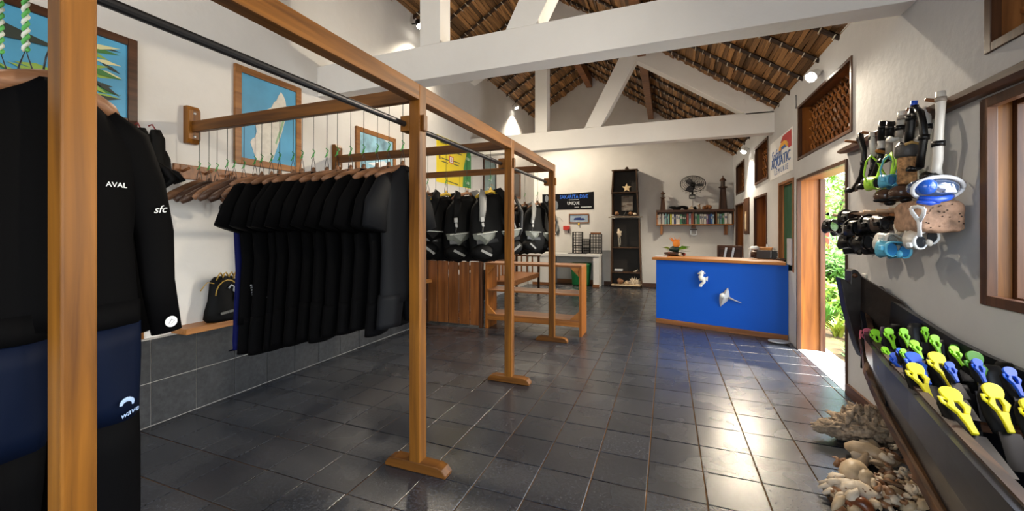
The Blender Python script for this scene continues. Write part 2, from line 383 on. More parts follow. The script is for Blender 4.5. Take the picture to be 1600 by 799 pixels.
for i, (c, L, wd, d, tw) in enumerate(slats):
    R = Matrix((d, Vector((0, 1, 0)), d.cross(Vector((0, 1, 0))))).transposed().to_4x4() @ Matrix.Rotation(tw, 4, 'Z')
    if i < 298:
        o = bpy.data.objects.new('reed_slat', unit); COL.objects.link(o); o.parent = ceil
        o.matrix_basis = Matrix.Translation(c) @ R @ Matrix.Diagonal((wd, L, .012, 1))
    else: sm.box((0, 0, 0), (wd, L, .012), Matrix.Translation(c) @ R)
sm.obj('thatch_slats', REED, ceil)['kind'] = 'stuff'
ties.obj('cord_ties', plain('pale_cord', (.62, .56, .46), .6), ceil)['kind'] = 'stuff'
# ridge and purlin beams
MB().bb(-2.07, -1.92, YR, YB, 5.42, 5.66).obj('ridge_beam', MIDX, ceil)
MB().bb(-.46, -.33, YR, YB, 4.38, 4.62).obj('roof_beam', MIDX, ceil)
# ================================================================== RIGHT WALL JOINERY
def opening_frame(name, key, t=.045, proud=.012, reveal=GOLDZ, sill=True, outer=DARKZ, depth=TK):
    y0, y1, z0, z1 = OPEN[key]; X0_ = XR-proud
    m = MB()
    for a, b in ((y0-.0, y0+t), (y1-t, y1)): m.bb(X0_, XR+.03, a, b, z0, z1)
    m.bb(X0_, XR+.03, y0+t, y1-t, z1-t, z1)
    if sill: m.bb(X0_, XR+.03, y0+t, y1-t, z0, z0+t)
    root = struct(m.obj(name, outer, None, bevel=.003))
    for a, b in ((y0, y0+.02), (y1-.02, y1)): MB().bb(XR+.03, XR+depth-.002, a, b, z0+(.02 if sill else 0), z1-.02).obj('reveal_board', reveal, root)
    MB().bb(XR+.03, XR+depth-.002, y0, y1, z1-.02, z1).obj('reveal_board', MIDX, root)
    if sill: MB().bb(XR+.03, XR+depth+.03, y0, y1, z0, z0+.02).obj('sill_board', GOLDX, root)
    return root
dr = opening_frame('door_1', 'door', sill=False, t=.035)
# the open door's dark rebate strip and a hinge
MB().bb(XR+TK-.03, XR+TK+.02, 5.83, 5.87, 0, 2.08).obj('door_stop', DARKZ, dr)
MB().bb(XR, XR+TK, 4.42, 5.86, -.03, .004).obj('threshold', plain('sunlit_pale_stone', (.62, .62, .60), .35), dr)  # pale tone paints the sun-whitened floor of the doorway
dg = opening_frame('door_2', 'green', sill=False, t=.04, reveal=MIDZ, outer=MIDZ)
y0, y1, z0, z1 = OPEN['green']
GRN = plain('green_paint', (.004, .075, .035), .4)
for k in range(4):
    a = y0+.04+k*(y1-y0-.08)/4; MB().bb(XR+.05, XR+.08, a, a+(y1-y0-.08)/4-.004, z0, z1-.04).obj('door_plank', GRN, dg)
o = MB().bb(XR-.03, XR-.015, 6.03, 6.22, 1.02, 1.36).obj('notice_board', plain('grey_board', (.42, .42, .46), .5)); tag(o, 'small plain grey white panel leaning in front of the green door', 'panel')
def lattice(root, key, x=XR+.12, step=.108):
    y0, y1, z0, z1 = OPEN[key]; y0 += .03; y1 -= .03; z0 += .03; z1 -= .03
    MB().bb(x+.03, x+.045, y0, y1, z0, z1).obj('backing_board', plain('dark_back', (.012, .006, .003), .8), root)
    Hh = z1-z0
    for s, xx in ((1, x), (-1, x+.014)):
        c = y0-Hh if s > 0 else y0
        while c < (y1 if s > 0 else y1+Hh):
            # line y = c + s*(z-z0)
            pts = []
            a = c; b = c+s*Hh
            lo, hi = max(min(a, b), y0), min(max(a, b), y1)
            if hi-lo > .03:
                za = z0+(lo-c)*s; zb = z0+(hi-c)*s
                n = max(2, int((hi-lo)/.0475)+1); P = []; R = []
                for i in range(n+1):
                    f_ = i/n; P.append((xx, lo+(hi-lo)*f_, za+(zb-za)*f_)); R.append(.0125+.0075*cos(i*pi))
                MB().tube(P, R, 5).obj('lattice_bar', LATT, root, smooth=False)
            c += step
wl = opening_frame('window_1', 'lat', t=.03, reveal=GOLDZ); lattice(wl, 'lat')
w2 = opening_frame('window_2', 'u2', t=.04, reveal=MIDZ); lattice(w2, 'u2', step=.13)
w3 = opening_frame('window_3', 'u3', t=.04, reveal=MIDZ); lattice(w3, 'u3', step=.16)
w4 = opening_frame('window_4', 'nu', t=.045, reveal=MIDZ); lattice(w4, 'nu', step=.12)
for nm, key in (('window_5', 'l2'), ('window_6', 'l3')):
    r = opening_frame(nm, key, t=.035, reveal=GOLDZ); y0, y1, z0, z1 = OPEN[key]
    for k in range(5):
        a = y0+.02+k*(y1-y0-.04)/5; MB().bb(XR+TK-.05, XR+TK-.02, a, a+(y1-y0-.04)/5-.004, z0+.02, z1-.02).obj('shutter_plank', GOLDZ, r)
r = opening_frame('window_7', 'nw', t=.05, reveal=WOODZ, depth=.10)
y0, y1, z0, z1 = OPEN['nw']
for a in ((y1-.045, y1-.001, z0+.001, z1-.001), (y0+.001, y0+.045, z0+.001, z1-.001), (y0+.045, y1-.045, z1-.045, z1-.001), (y0+.045, y1-.045, z0+.001, z0+.045)): MB().bb(XR+.10, XR+.135, *a).obj('sash_bar', DARKZ, r, bevel=.003)
opening_frame('added_window', 'rw')  # unseen window behind the camera, added to let light in
# ================================================================== OUTSIDE
g = MB().bb(XR+TK, 16, -4, 22, -.45, -.14).obj('ground', plain('earth', (.16, .11, .05), .9, vary=.4, bscale=5)); struct(g)
struct(MB().bb(XR+TK+.0, 1.86, 4.2, 6.1, -.14, -.02).obj('step', plain('sunlit_pale_stone', (.62, .62, .60), .35)))
LEAF = [plain('leaf_bright', (.22, .42, .035), .5, vary=.4, bscale=3), plain('leaf_mid', (.10, .27, .03), .5, vary=.4, bscale=3), plain('leaf_yellow', (.40, .50, .07), .5, vary=.3, bscale=3)]
def blades(m, c, n, L, wd, lean=.7, rnd=random):
    for _ in range(n):
        a = rnd.uniform(0, 2*pi); l = L*rnd.uniform(.6, 1.1); d = Vector((cos(a), sin(a), 0)); s = Vector((-sin(a), cos(a), 0))
        k = rnd.uniform(.3, 1)*lean; P = []
        for i in range(5):
            f_ = i/4; P.append(Vector(c)+d*(l*k*f_*(.4+.6*f_))+Vector((0, 0, l*(f_-.42*k*f_*f_*1.2))))
        vs = []; 
        for i, p in enumerate(P):
            q = wd*(.5+1.2*(i/4)*(1-i/4)*2)*(1 if i < 4 else .1)/1.2; vs += [p-s*q, p+s*q]
        m.add(vs, [(2*i, 2*i+1, 2*i+3, 2*i+2) for i in range(4)])
R2 = random.Random(5)
grass = MB()
for _ in range(2600):
    x = R2.uniform(2.4, 9); y = R2.uniform(4, 14.5); blades(grass, (x, y, -.15), 3, .13, .007, .8, R2)
o = grass.obj('grass', LEAF[0]); tag(o, 'sunlit short green grass of the garden outside the open door', 'grass'); o['kind'] = 'stuff'
spots = [(2.2, 6.2, .4, 0), (2.35, 5.9, .3, 2), (2.05, 5.7, .3, 1), (2.75, 7.5, .5, 0), (3.6, 7.4, .6, 0), (4.2, 8.6, .7, 1), (3.1, 8.7, .55, 2), (2.45, 6.5, .45, 0), (2.6, 7.2, .45, 1), (4.9, 9.8, .7, 2), (2.9, 5.5, .35, 1), (3.9, 9.9, .75, 0), (2.75, 6.9, .55, 0), (2.5, 8.1, .5, 1), (3.2, 7.7, .6, 2), (3.6, 9.2, .6, 0), (2.9, 9.6, .55, 1), (4.3, 10.8, .7, 2), (3.3, 11.2, .7, 0), (2.6, 5.9, .35, 1), (3.0, 6.2, .42, 0), (2.4, 7.4, .38, 2)]
side = ['nearest the left jamb', 'behind the first row', 'with yellowish leaves']
for i, (x, y, L, k) in enumerate(spots):
    t = thing('strap_leaf_plant', '%s strap-leaved plant in the garden, %s nearest the open door' % (['bright green', 'mid green', 'yellow green'][k], ORD[i]), 'plant', (x, y, -.15), 0, 'garden plants outside the door')
    for q in range(5):
        m = MB(); a = 2*pi*q/5; blades(m, (.05*cos(a), .05*sin(a), 0), 7, L, .022, .8, R2); m.obj('leaf_cluster', LEAF[k], t)
for q in range(0): pass
def tree(x, y, h, r, lab, k, n=900):
    t = thing('leafy_tree', lab, 'tree', (x, y, -.15), 0, 'garden trees outside the door')
    P = [(0, 0, 0), (.05, .03, h*.4), (-.03, .06, h*.75), (.02, 0, h)]
    MB().tube(P, [.09, .07, .05, .02], 8).obj('trunk', plain('bark', (.16, .11, .07), .9, bump=.5), t, True)
    m = MB()
    for _ in range(n):
        c = Vector((R2.gauss(0, 1), R2.gauss(0, 1), R2.gauss(0, .8))); c = c.normalized()*r*R2.uniform(.45, 1)+Vector((0, 0, h))
        d = Vector((R2.uniform(-1, 1), R2.uniform(-1, 1), R2.uniform(-.9, .3))).normalized(); s = d.orthogonal().normalized(); l = R2.uniform(.12, .24)
        m.add([c, c+d*l*.5+s*l*.16, c+d*l, c+d*l*.5-s*l*.16], [(0, 1, 2, 3)])
    o = m.obj('foliage', LEAF[k], t); o['kind'] = 'stuff'
tree(3.75, 11.2, 2.75, 1.15, 'broad green tree seen through the upper part of the open door', 0, 1500)
tree(6.6, 18.4, 2.6, 1.8, 'yellow green tree farther back in the garden behind the pillar', 2, 1500)
tree(5.2, 12.9, 2.0, 1.6, 'darker green bushy tree at the right side of the garden view', 1, 1200)
for i, (x, y, h_, r_, k, lab) in enumerate(((2.75, 9.0, .35, .42, 0, 'bright rounded bush nearest the door behind the strap-leaved plants'), (3.35, 10.2, .5, .6, 2, 'yellow green bush in front of the garden tree'), (4.1, 12.4, .7, .8, 0, 'bright green bush before the red pillar'), (3.1, 9.9, .9, .35, 1, 'slim green shrub between the bushes'))):
    tree(x, y, h_, r_, lab, k, 700)
t = thing('garden_wall', 'sunlit cream and red garden wall with a gate pillar beyond the lawn', 'wall', (0, 0, 0))
MB().bb(4.6, 9.5, 15.2, 15.4, -.2, 1.9).obj('wall_panel', plain('cream_render', (.75, .70, .62), .8), t)
MB().bb(4.3, 4.65, 15.0, 15.5, -.2, 2.6).obj('pillar', plain('red_render', (.45, .12, .07), .8), t)
MB().bb(5.3, 5.5, 15.1, 15.2, -.2, 2.4).obj('pillar', plain('red_render', (.45, .12, .07), .8), t)
MB().bb(4.2, 9.5, 15.0, 15.5, 1.9, 2.05).obj('coping', plain('cream_render', (.75, .70, .62), .8), t)

# ================================================================== CLOTHES RACK
PY = [.545, 2.07, 3.59, 5.12]; PX = -1.42
rack = thing('clothes_rack', 'long wooden rack of four posts with cross rails fixed to the left wall', 'rack', (0, 0, 0))
def P(mb, name, mat, bevel=.004, par=None, lab=None): return mb.obj(name, mat, par if par is not None else rack, bevel=bevel, label=lab)
for i, y in enumerate(PY):
    x = PX if i else -1.41; h = .0375 if i else .034
    P(MB().bb(x-h, x+h, y-h, y+h, .05, 2.335), 'post', WOODZ, .005)
    # foot with rounded ends
    pr = [(-.215, 0), (.215, 0), (.215, .02), (.19, .05), (.15, .062), (-.15, .062), (-.19, .05), (-.215, .02)]
    Mf = Matrix(((1, 0, 0, x), (0, 0, 1, y-.04), (0, 1, 0, 0), (0, 0, 0, 1)))
    P(MB().prism(pr, .08, Mf), 'foot', WOODX, .006)
    # cross rail to the wall + wall plate with two screws
    zr = (2.245, 2.33)
    P(MB().bb(XL+.06, x-h, y-.022, y+.022, *zr), 'cross_rail', WOODX, .004)
    pr = [(2.155, XL), (2.155, XL+.045), (2.19, XL+.07), (2.42, XL+.07), (2.455, XL+.045), (2.455, XL)]
    wp = P(MB().prism([(b, a) for a, b in pr], .09, Matrix(((1, 0, 0, 0), (0, 0, 1, y-.045), (0, 1, 0, 0), (0, 0, 0, 1)))), 'wall_plate', WOODZ, .005)
    for z in (2.21, 2.395): MB().lathe([(.011, 0), (.011, .004), (.004, .006)], 10, Matrix.Translation((XL+.07, y, z)) @ Matrix.Rotation(pi/2, 4, 'Y')).obj('screw', CHROME, wp, True)
    # blocks that hold the rod
    if i: P(MB().bb(PX-.10, PX-h-.001, y-.04, y+.04, 2.06, 2.155), 'rod_block', WOODZ, .004)
    P(MB().bb(PX+h, PX+h+.02, y-.02, y+.02, 2.06, 2.155), 'rod_block', WOODZ, .003)
cutsY = [-.5]+PY[1:]
for a, b in zip([-.5, 2.07, 3.59], [2.07, 3.59, 5.16]):
    P(MB().bb(PX-.036, PX+.036, a+.001, b-.001, 2.24, 2.335), 'top_rail', WOODY, .004)
P(MB().tube([(PX-.07, -.5, 2.105), (PX-.07, 5.12, 2.105)], .0165, 12), 'rod', STEEL, 0)
# ================================================================== HANGERS
def hanger_parts(t, mat, cordlen, drop=.085, half=.215, cordmat=None, thick=1.0, rope=False):
    """t origin = top of the hanger's wooden neck; width along Y"""
    Pp = []; R = []
    for i in range(13):
        s = -1+2*i/12; Pp.append((0.02*(1-s*s)-.01, s*half, -.012-drop*abs(s)**1.25)); R.append((.013+.009*abs(s)**.8)*thick if abs(s) < .99 else .012*thick)
    MB().tube(Pp, R, 8, .8, (1, 0, 0)).obj('arm', mat, t, True)
    MB().tube([(0, -.014, -.03), (0, 0, .012), (0, .014, -.03)], [.012, .016, .012], 6).obj('neck', mat, t, True)
    MB().tube([(0, -.02, 0), (0, -.014, .045), (0, 0, .10), (0, .014, .045), (0, .02, 0)], .0022, 5).obj('wire_loop', STEEL, t, True)
    if rope:
        m = MB(); n = 46
        for q in range(2):
            m.tube([(.005*cos(i*.9+q*pi), .005*sin(i*.9+q*pi), .095+(cordlen-.095)*i/n) for i in range(n+1)], .0048, 5)
        # alternate green and white strands
        a = MB(); b = MB(); h = len(m.v)//2; nf = len(m.f)//2
        a.v = m.v[:h]; a.f = m.f[:nf]; b.v = m.v[h:]; b.f = [tuple(i-h for i in f) for f in m.f[nf:]]
        a.obj('rope_strand', plain('rope_green', (.10, .42, .09), .7), t, True); b.obj('rope_strand', plain('rope_white', (.70, .72, .62), .7), t, True)
        return
    MB().tube([(0, 0, .095), (.002, 0, cordlen)], .0022, 5).obj('cord', cordmat or plain('dark_cord', (.018, .03, .02), .7), t)
    m = MB(); m.ell((0, 0, .108), (.006, .006, .014), 6, 4); m.tube([(0, 0, .11), (.006, .008, .135), (-.004, -.004, .15)], .003, 4); m.tube([(0, 0, .11), (-.008, -.01, .085)], .003, 4)
    m.obj('knot', GREEN, t, True)
strx = [313, 327, 341, 355, 367, 383, 399, 410, 423, 439, 456, 473, 491, 509, 527.5, 546, 567.5, 587.5, 608, 630]
HX = [ony(px, 250, PY[1]).x for px in strx]
n_empty = 7
hz = []
for i, x in enumerate(HX):
    z = 1.865 if i >= 7 else 1.855-.012*(i % 3)
    t = thing('clothes_hanger', '%s wooden hanger on the wetsuit rail, %s from the left wall' % ('empty dark' if i < 7 else 'brown', ORD[i]), 'hanger', (x, PY[1]+random.uniform(-.012, .012), z), random.uniform(-.10, .12), 'wooden hangers on the second cross rail')
    if i < 7:
        hanger_parts(t, HANGD if i % 3 else HANG, 2.245-z, .155, .235, None, 1.45)
    else: hanger_parts(t, HANG, 2.245-z, .085)
    hz.append((x, t.location.y, z))
# ================================================================== GARMENTS
def garment(t, L=1.0, leg=.22, sleeve='short', mat=NEO, seed=1, wid=1.0, thick=.05, part='suit_body', slmat=None, flare=0, panel=None):
    """hanging wetsuit; origin at hanger neck, width along Y, faces +X"""
    rnd = random.Random(seed); n = 20
    hip = L-leg
    prof = [(-.012, .05, .035), (-.04, .075, .04), (-.085, .125, .045), (-.135, .175, .05), (-.19, .205, .055), (-.26, .208, .055), (-.26-(hip-.26)*.45, .185, .045), (-hip+.06, .205, .05), (-hip, .205, .05)]
    m = MB(); rs = []
    def ring(z, hy, hx, cy=0, ph=0, cx=0):
        r = []
        for k in range(n):
            a = 2*pi*k/n; c, s = cos(a), sin(a)
            wv = 1+.10*sin(3*a+ph+z*9)+.06*sin(5*a-z*14+ph)
            r.append((cx+hx*thick/.05*c*wv*(abs(c)**-.2 if abs(c) > .05 else 1), cy+hy*wid*s*(1+.02*sin(z*17+ph)), z))
        return r
    ph = rnd.uniform(0, 6)
    for z, hy, hx in prof: rs.append(ring(z, hy, hx, 0, ph))
    if leg <= 0: 
        rs.append(ring(-L, .215+flare, .05, 0, ph)); m.rings(rs)
    else:
        m.rings(rs)
        for s in (-1, 1):
            def legring(f_): return ring(-hip+.05-(leg+.05)*f_, .105-.03*f_*min(1, leg/.6), .05-.006*f_, s*(.10+.03*f_), ph+s)
            if panel:
                m.rings([legring(f_) for f_ in (0, .05, .08)]); m.rings([legring(f_) for f_ in (panel[0]+.0, .5, .7, .85, 1)])
                q = MB(); q.rings([[(x*1.03, y, z-.015*cos(6.28*k/n)) for k, (x, y, z) in enumerate(legring(.07+(panel[0]+.01-.07)*i/5))] for i in range(6)]); q.obj('thigh_panel', panel[1], t, True, label='dark navy thigh panel')
            else: m.rings([legring(f_) for f_ in (0, .15, .5, .85, 1)])
    body = m.obj(part, mat, t, True)
    for s in (-1, 1):
        if sleeve == 'short': path = [(0, .11, -.085), (0, .17, -.145), (.004, .232, -.26), (.006, .27, -.40)]; R = [.04, .07, .085, .088]
        elif sleeve == 'long': path = [(0, .11, -.085), (0, .165, -.145), (.004, .215, -.28), (.01, .245, -.45), (.012, .262, -.62), (.012, .275, -.80)]; R = [.04, .068, .068, .058, .05, .046]
        else: continue
        path = [(x+rnd.uniform(-.01, .01)*s, s*y*wid+rnd.uniform(-.008, .008), z) for x, y, z in path]
        MB().tube(path, R, 12, .55*thick/.05, (1, 0, 0)).obj('sleeve', slmat or mat, t, True)
    # collar
    MB().tube([(0, -.06*wid, -.02), (.028, -.03*wid, -.035), (.034, 0, -.045), (.028, .03*wid, -.035), (0, .06*wid, -.02), (-.03, 0, -.01), (0, -.06*wid, -.02)], .008, 6).obj('collar', NEO2, t, True)
    return body
botz = {7: .64, 8: .62, 9: .63, 10: .66, 11: .70, 12: .72, 13: .75, 14: .76, 15: .80, 16: .83, 17: .86, 18: .84, 19: .89}
for i in range(7, 20):
    x, y, z = hz[i]; L = z-botz[i]; blue = i == 7
    lab = ('navy blue long garment hanging behind the black short wetsuits' if blue else 'black short-sleeved wetsuit on the second cross rail, %s from the left wall' % ORD[i-7])
    if i == 19: lab = 'black short-sleeved wetsuit hanging right beside the second post'
    t = thing('wetsuit', lab, 'wetsuit', (x, y, z), random.uniform(-.08, .10), 'short wetsuits on the second cross rail')
    if blue:
        garment(t, L, 0, 'none', plain('royal_blue', (.002, .004, .06), .6, spec=.1), i, 1.02, .04, flare=.02)
    else: garment(t, L, .20 if i < 15 else .14, 'short', NEO if i < 19 else NEO2, i, 1.14 if i == 8 else 1.0+random.uniform(-.03, .03), .045)
    if i == 8:
        Mt = Matrix.Translation((.062, -.20, -.90)) @ frame((0, 0, 0), (0, -.18, -1), (1, 0, 0)) 
        m = MB()
        for q in range(14): m.box((.064, -.185+q*.003, -.78-q*.016), (.002, .012, .011))
        m.obj('side_print', plain('print_grey', (.35, .36, .38), .6), t)
    if i in (17, 15, 9):
        MB().prism([(0, 0), (.02, .005), (.028, .05), (.012, .035)], .003, Matrix.Translation((.055, -.14, -.86)) @ Matrix(((0, 0, 1, 0), (1, 0, 0, 0), (0, 1, 0, 0), (0, 0, 0, 1)))).obj('chest_logo', WHITEP, t)
# ---------------------------------------------------------------- near bay: long wetsuits on rope
def long_suit(x, y, z, rz, lab, detail, i, panel=True):
    t = thing('wetsuit', lab, 'wetsuit', (x, y, z), rz, 'long wetsuits in the near bay')
    garment(t, 1.62, .90, 'long', NEO, 40+i, 1.0, .062, panel=(.37, NAVY) if panel else None)
    return t
zA = 1.895
t = long_suit(-1.66, .60, zA, .06, 'nearest long black wetsuit with navy thigh panels beside the front post', True, 0)
# prints on the nearest suit (flat transfers on the neoprene)
def px_on(px, py, x): p = onx(px, py, x); return p
A = t
def decal(name, M, lab=None):
    pass
def xface(x, y, z, ang=0):   # frame lying on the suit's +X side, reading direction +Y
    return Matrix.Translation((x, y, z)) @ Matrix.Rotation(ang, 4, 'X') @ Matrix(((0, 0, 1, 0), (1, 0, 0, 0), (0, 1, 0, 0), (0, 0, 0, 1)))
def add_print(M, mb, mat, name): 
    o = mb.obj(name, mat, A); o.matrix_basis = M; return o
q = MB().lathe([(.001, 0), (.019, 0), (.019, .0015), (.001, .0015)], 24)
sl = .012+.045*.66
add_print(xface(.056, .272, -.76), q, WHITEP, 'cuff_logo')
q = MB().tube([(-.009, -.006, 0), (0, .009, 0), (.009, .001, 0), (-.002, -.009, 0)], .0012, 4); add_print(xface(.059, .272, -.76), q, plain('print_grey', (.35, .36, .38), .6), 'cuff_mark')
text_mesh('sleeve_print', 'sfc', .036, WHITEP, xface(.054, .238, -.37, .12), A, shear=.4)
text_mesh('chest_print', 'NAVAL', .022, WHITEP, xface(.066, .105, -.30), A)
LB = plain('print_blue', (.35, .48, .72), .5)
q = MB(); 
for a0 in range(10):
    a = -.6+a0*.36; b = a+.4; w0 = .004+.006*sin(pi*a0/10)
    q.tube([(.022*cos(a)+.0, .020*sin(a), 0), (.022*cos(b), .020*sin(b), 0)], w0, 5, .25, (0, 0, 1))
add_print(xface(.076, .135, -.99, .2) @ Matrix.Scale(.72, 4), q, LB, 'knee_emblem')
text_mesh('knee_print', 'wave', .024, LB, xface(.076, .14, -1.02, .3), A, shear=.5)
# hanger + rope for it and the ones behind
def rope_hanger(x, y, z, rz, lab, cl=.38, half=.15, thick=1.5):
    h = thing('clothes_hanger', lab, 'hanger', (x, y, z), rz, 'rope hung hangers in the near bay')
    hanger_parts(h, HANG, cl, .075, half, None, thick, rope=True); return h
rope_hanger(-1.66, .60, zA+.012, .06, 'thick wooden hanger on green rope nearest the front post', 2.245-zA-.012)
long_suit(-1.79, .59, zA-.01, .10, 'second long black wetsuit hanging behind the nearest one', False, 1, False)
rope_hanger(-1.79, .59, zA, .10, 'second rope-hung wooden hanger behind the nearest wetsuit', 2.245-zA)
long_suit(-1.92, .58, zA, .02, 'third long black wetsuit deepest in the near bay', False, 2, False)
rope_hanger(-1.92, .58, zA+.01, .02, 'third rope-hung wooden hanger deepest in the near bay', 2.235-zA)
rope_hanger(-1.44+.0, .20, 1.80, .25, 'empty wooden hanger whose tip shows at the left picture edge', .44, .225, 1.5)
# second rail further: long wetsuits on rail three
X3 = [-2.95, -2.80, -2.66, -2.50]
for i, x in enumerate(X3):
    t = thing('wetsuit', 'long dark wetsuit on the third cross rail, %s from the wall' % ORD[i], 'wetsuit', (x, PY[2], 1.86), .1, 'wetsuits on the third cross rail')
    garment(t, 1.30, .6, 'short', NEO2 if i == 3 else NEO, 60+i, 1.0, .045)
    h = thing('clothes_hanger', 'wooden hanger carrying a long wetsuit on the third cross rail, %s from the wall' % ORD[i], 'hanger', (x, PY[2], 1.86), .1, 'hangers on the third cross rail'); hanger_parts(h, HANG, .385)
    if i == 3: text_mesh('leg_print', 'AV', .07, WHITEP, xface(.05, .12, -1.18), t)
# ================================================================== BUOYANCY VESTS
def bcd(x, y, z, rz, lab, grp, v=0, sc=1.0):
    t = thing('buoyancy_vest', lab, 'dive vest', (x, y, z), rz, grp)
    t.scale = (sc, sc*1.22, sc); t.rotation_euler = ([.05, -.09, .07, .10, -.05, .08, -.06, .04][v], 0, rz)
    rnd = random.Random(70+v)
    # bladder: padded lobed body
    n = 18; rs = []
    for z_, hy, hx in ((-.02, .05, .02), (-.06, .12, .05), (-.14, .17, .06), (-.26, .19, .07), (-.38, .225, .085), (-.50, .235, .09), (-.60, .21, .08), (-.66, .12, .05)):
        rs.append([((hx*(1+.18*sin(3*2*pi*k/n+z_*12))*cos(2*pi*k/n))+.01, hy*sin(2*pi*k/n)*(1+.06*sin(z_*40)), z_+.012*sin(k*2.1)) for k in range(n)])
    MB().rings(rs).obj('bladder', BLACKM, t, True)
    for s in (-1, 1):
        # shoulder strap from the yoke over the chest, with a grey webbing on it
        P_ = [(-.03, s*.05, .0), (.02, s*.075, .02), (.075, s*.10, -.05), (.10, s*.12, -.16), (.10, s*.14, -.27)]
        MB().tube(P_, [.03, .034, .036, .03, .024], 8, .35, (1, 0, 0)).obj('shoulder_strap', STRAPG if (v+(s > 0)) % 3 == 0 else BLACKM, t, True, label='grey shoulder strap' if (v+(s > 0)) % 3 == 0 else None)
        m = MB(); m.box((.115, s*.14, -.25), (.012, .03, .045)); m.box((.118, s*.14, -.30), (.01, .02, .04)); m.obj('buckle', BLACK if s > 0 else plain('grey_plastic', (.35, .35, .34), .4), t, bevel=.003)
        MB().tube([(.115, s*.14, -.28), (.125, s*.15, -.36), (.11, s*.17, -.42)], .009, 5, .4, (1, 0, 0)).obj('webbing', STRAPG if s > 0 else BLACK, t, True)
        # upper flap pocket (grey wedge) and lower roll pocket with a grey pull tab
        a = s*.115
        vs = [(.085, a-.11, -.375), (.10, a+.10, -.365), (.09, a+.09, -.44), (.09, a-.005, -.50), (.085, a-.10, -.43), (.135, a-.06, -.39), (.14, a+.05, -.385), (.135, a, -.455)]
        MB().add(vs, [(0, 1, 6, 5), (1, 2, 6), (2, 3, 7, 6), (3, 4, 7), (4, 0, 5), (4, 5, 7), (5, 6, 7), (0, 4, 3, 2, 1)]).obj('flap_pocket', GREYF if v != 1 or s > 0 else BLACKM, t, bevel=.006)
        MB().beam((.137, a-.09, -.385), (.142, a+.085, -.378), .012, .008).obj('zip', plain('light_grey', (.45, .46, .42), .5), t)
        MB().ell((.06, s*.135, -.56), (.075, .10, .075), 14, 8).obj('roll_pocket', BLACKM, t, True)
        MB().beam((.130, s*.09, -.60), (.135, s*.18, -.535), .022, .006, (1, 0, 0)).obj('pull_tab', STRAPG, t)
    MB().tube([(.03, .10, .0), (.09, .19, -.06), (.11, .235, -.22), (.10, .22, -.40), (.08, .17, -.50)], .014, 8).obj('inflator_hose', BLACK, t, True)
    MB().beam((.10, -.2, -.46), (.10, .2, -.47), .035, .01, (1, 0, 0)).obj('waist_strap', BLACK, t)
    return t
YEL = plain('yellow_plastic', (.55, .36, .03), .45)
v2 = [(-2.34, 1.86), (-2.12, 1.85), (-1.88, 1.85), (-1.62, 1.86)]
nmz = ['farthest left', 'third from its post', 'second from its post', 'right beside its post']
for i, (x, z) in enumerate(v2):
    bcd(x, PY[2]-.02, z-.03, -.62+random.uniform(-.08, .08), 'black buoyancy vest on the third cross rail, '+nmz[i], 'buoyancy vests on the third cross rail', i)
    h = thing('clothes_hanger', ['wooden', 'yellowish wooden', 'wooden', 'orange wooden'][i]+' hanger carrying the vest on the third cross rail, %s toward the post' % ORD[i], 'hanger', (x, PY[2], z), -.5, 'hangers on the third cross rail')
    hanger_parts(h, YEL if i in (1, 3) else HANG, 2.245-z, .07, .17)
v3 = [(-1.98, 1.83), (-1.80, 1.83), (-1.62, 1.84)]
nm3 = ['leftmost', 'middle one', 'beside its post']
for i, (x, z) in enumerate(v3):
    bcd(x, PY[3]-.02, z-.03, -.7+.1*i, 'black buoyancy vest on the last cross rail, '+nm3[i], 'buoyancy vests on the last cross rail', i+4, .98)
    h = thing('clothes_hanger', 'wooden hanger of a vest on the last cross rail, %s from its left' % ORD[i], 'hanger', (x, PY[3], z), -.5, 'hangers on the last cross rail')
    hanger_parts(h, HANG, 2.245-z, .07, .17)
for i, x in enumerate((-3.2, -3.0, -2.8, -2.6, -2.4)):
    h = thing('clothes_hanger', 'empty dark wooden hanger on the last cross rail, %s from the wall' % ORD[i], 'hanger', (x, PY[3], 1.87), -.1, 'hangers on the last cross rail')
    hanger_parts(h, HANGD, 2.245-1.87, .09, .2)
# ================================================================== LEFT WALL
def coat_rail(y0, y1, z0, z1, lab, pegs=7):
    t = thing('coat_rail', lab, 'coat rail', (XL, y0, z0))
    MB().bb(0, .022, 0, y1-y0, 0, z1-z0).obj('board', MIDX, t, bevel=.004)
    for k in range(pegs):
        y = .06+(y1-y0-.12)*k/(pegs-1); MB().tube([(.02, y, (z1-z0)/2), (.10, y, (z1-z0)/2+.02)], [.010, .012], 8).obj('peg', MIDX, t, True)
coat_rail(.4, 1.74, 2.06, 2.16, 'dark wooden coat rail under the palm leaf picture', 8)
coat_rail(1.95, 3.25, 1.87, 1.985, 'brown wooden coat rail behind the empty hangers', 8)
coat_rail(3.6, 5.0, 1.90, 2.02, 'brown wooden coat rail behind the black wetsuits', 8)
coat_rail(5.38, 8.7, 1.88, 2.04, 'long dark brown coat rail under the yellow poster', 14)
coat_rail(9.0, 10.3, 1.90, 2.06, 'short dark coat rail near the back corner', 6)
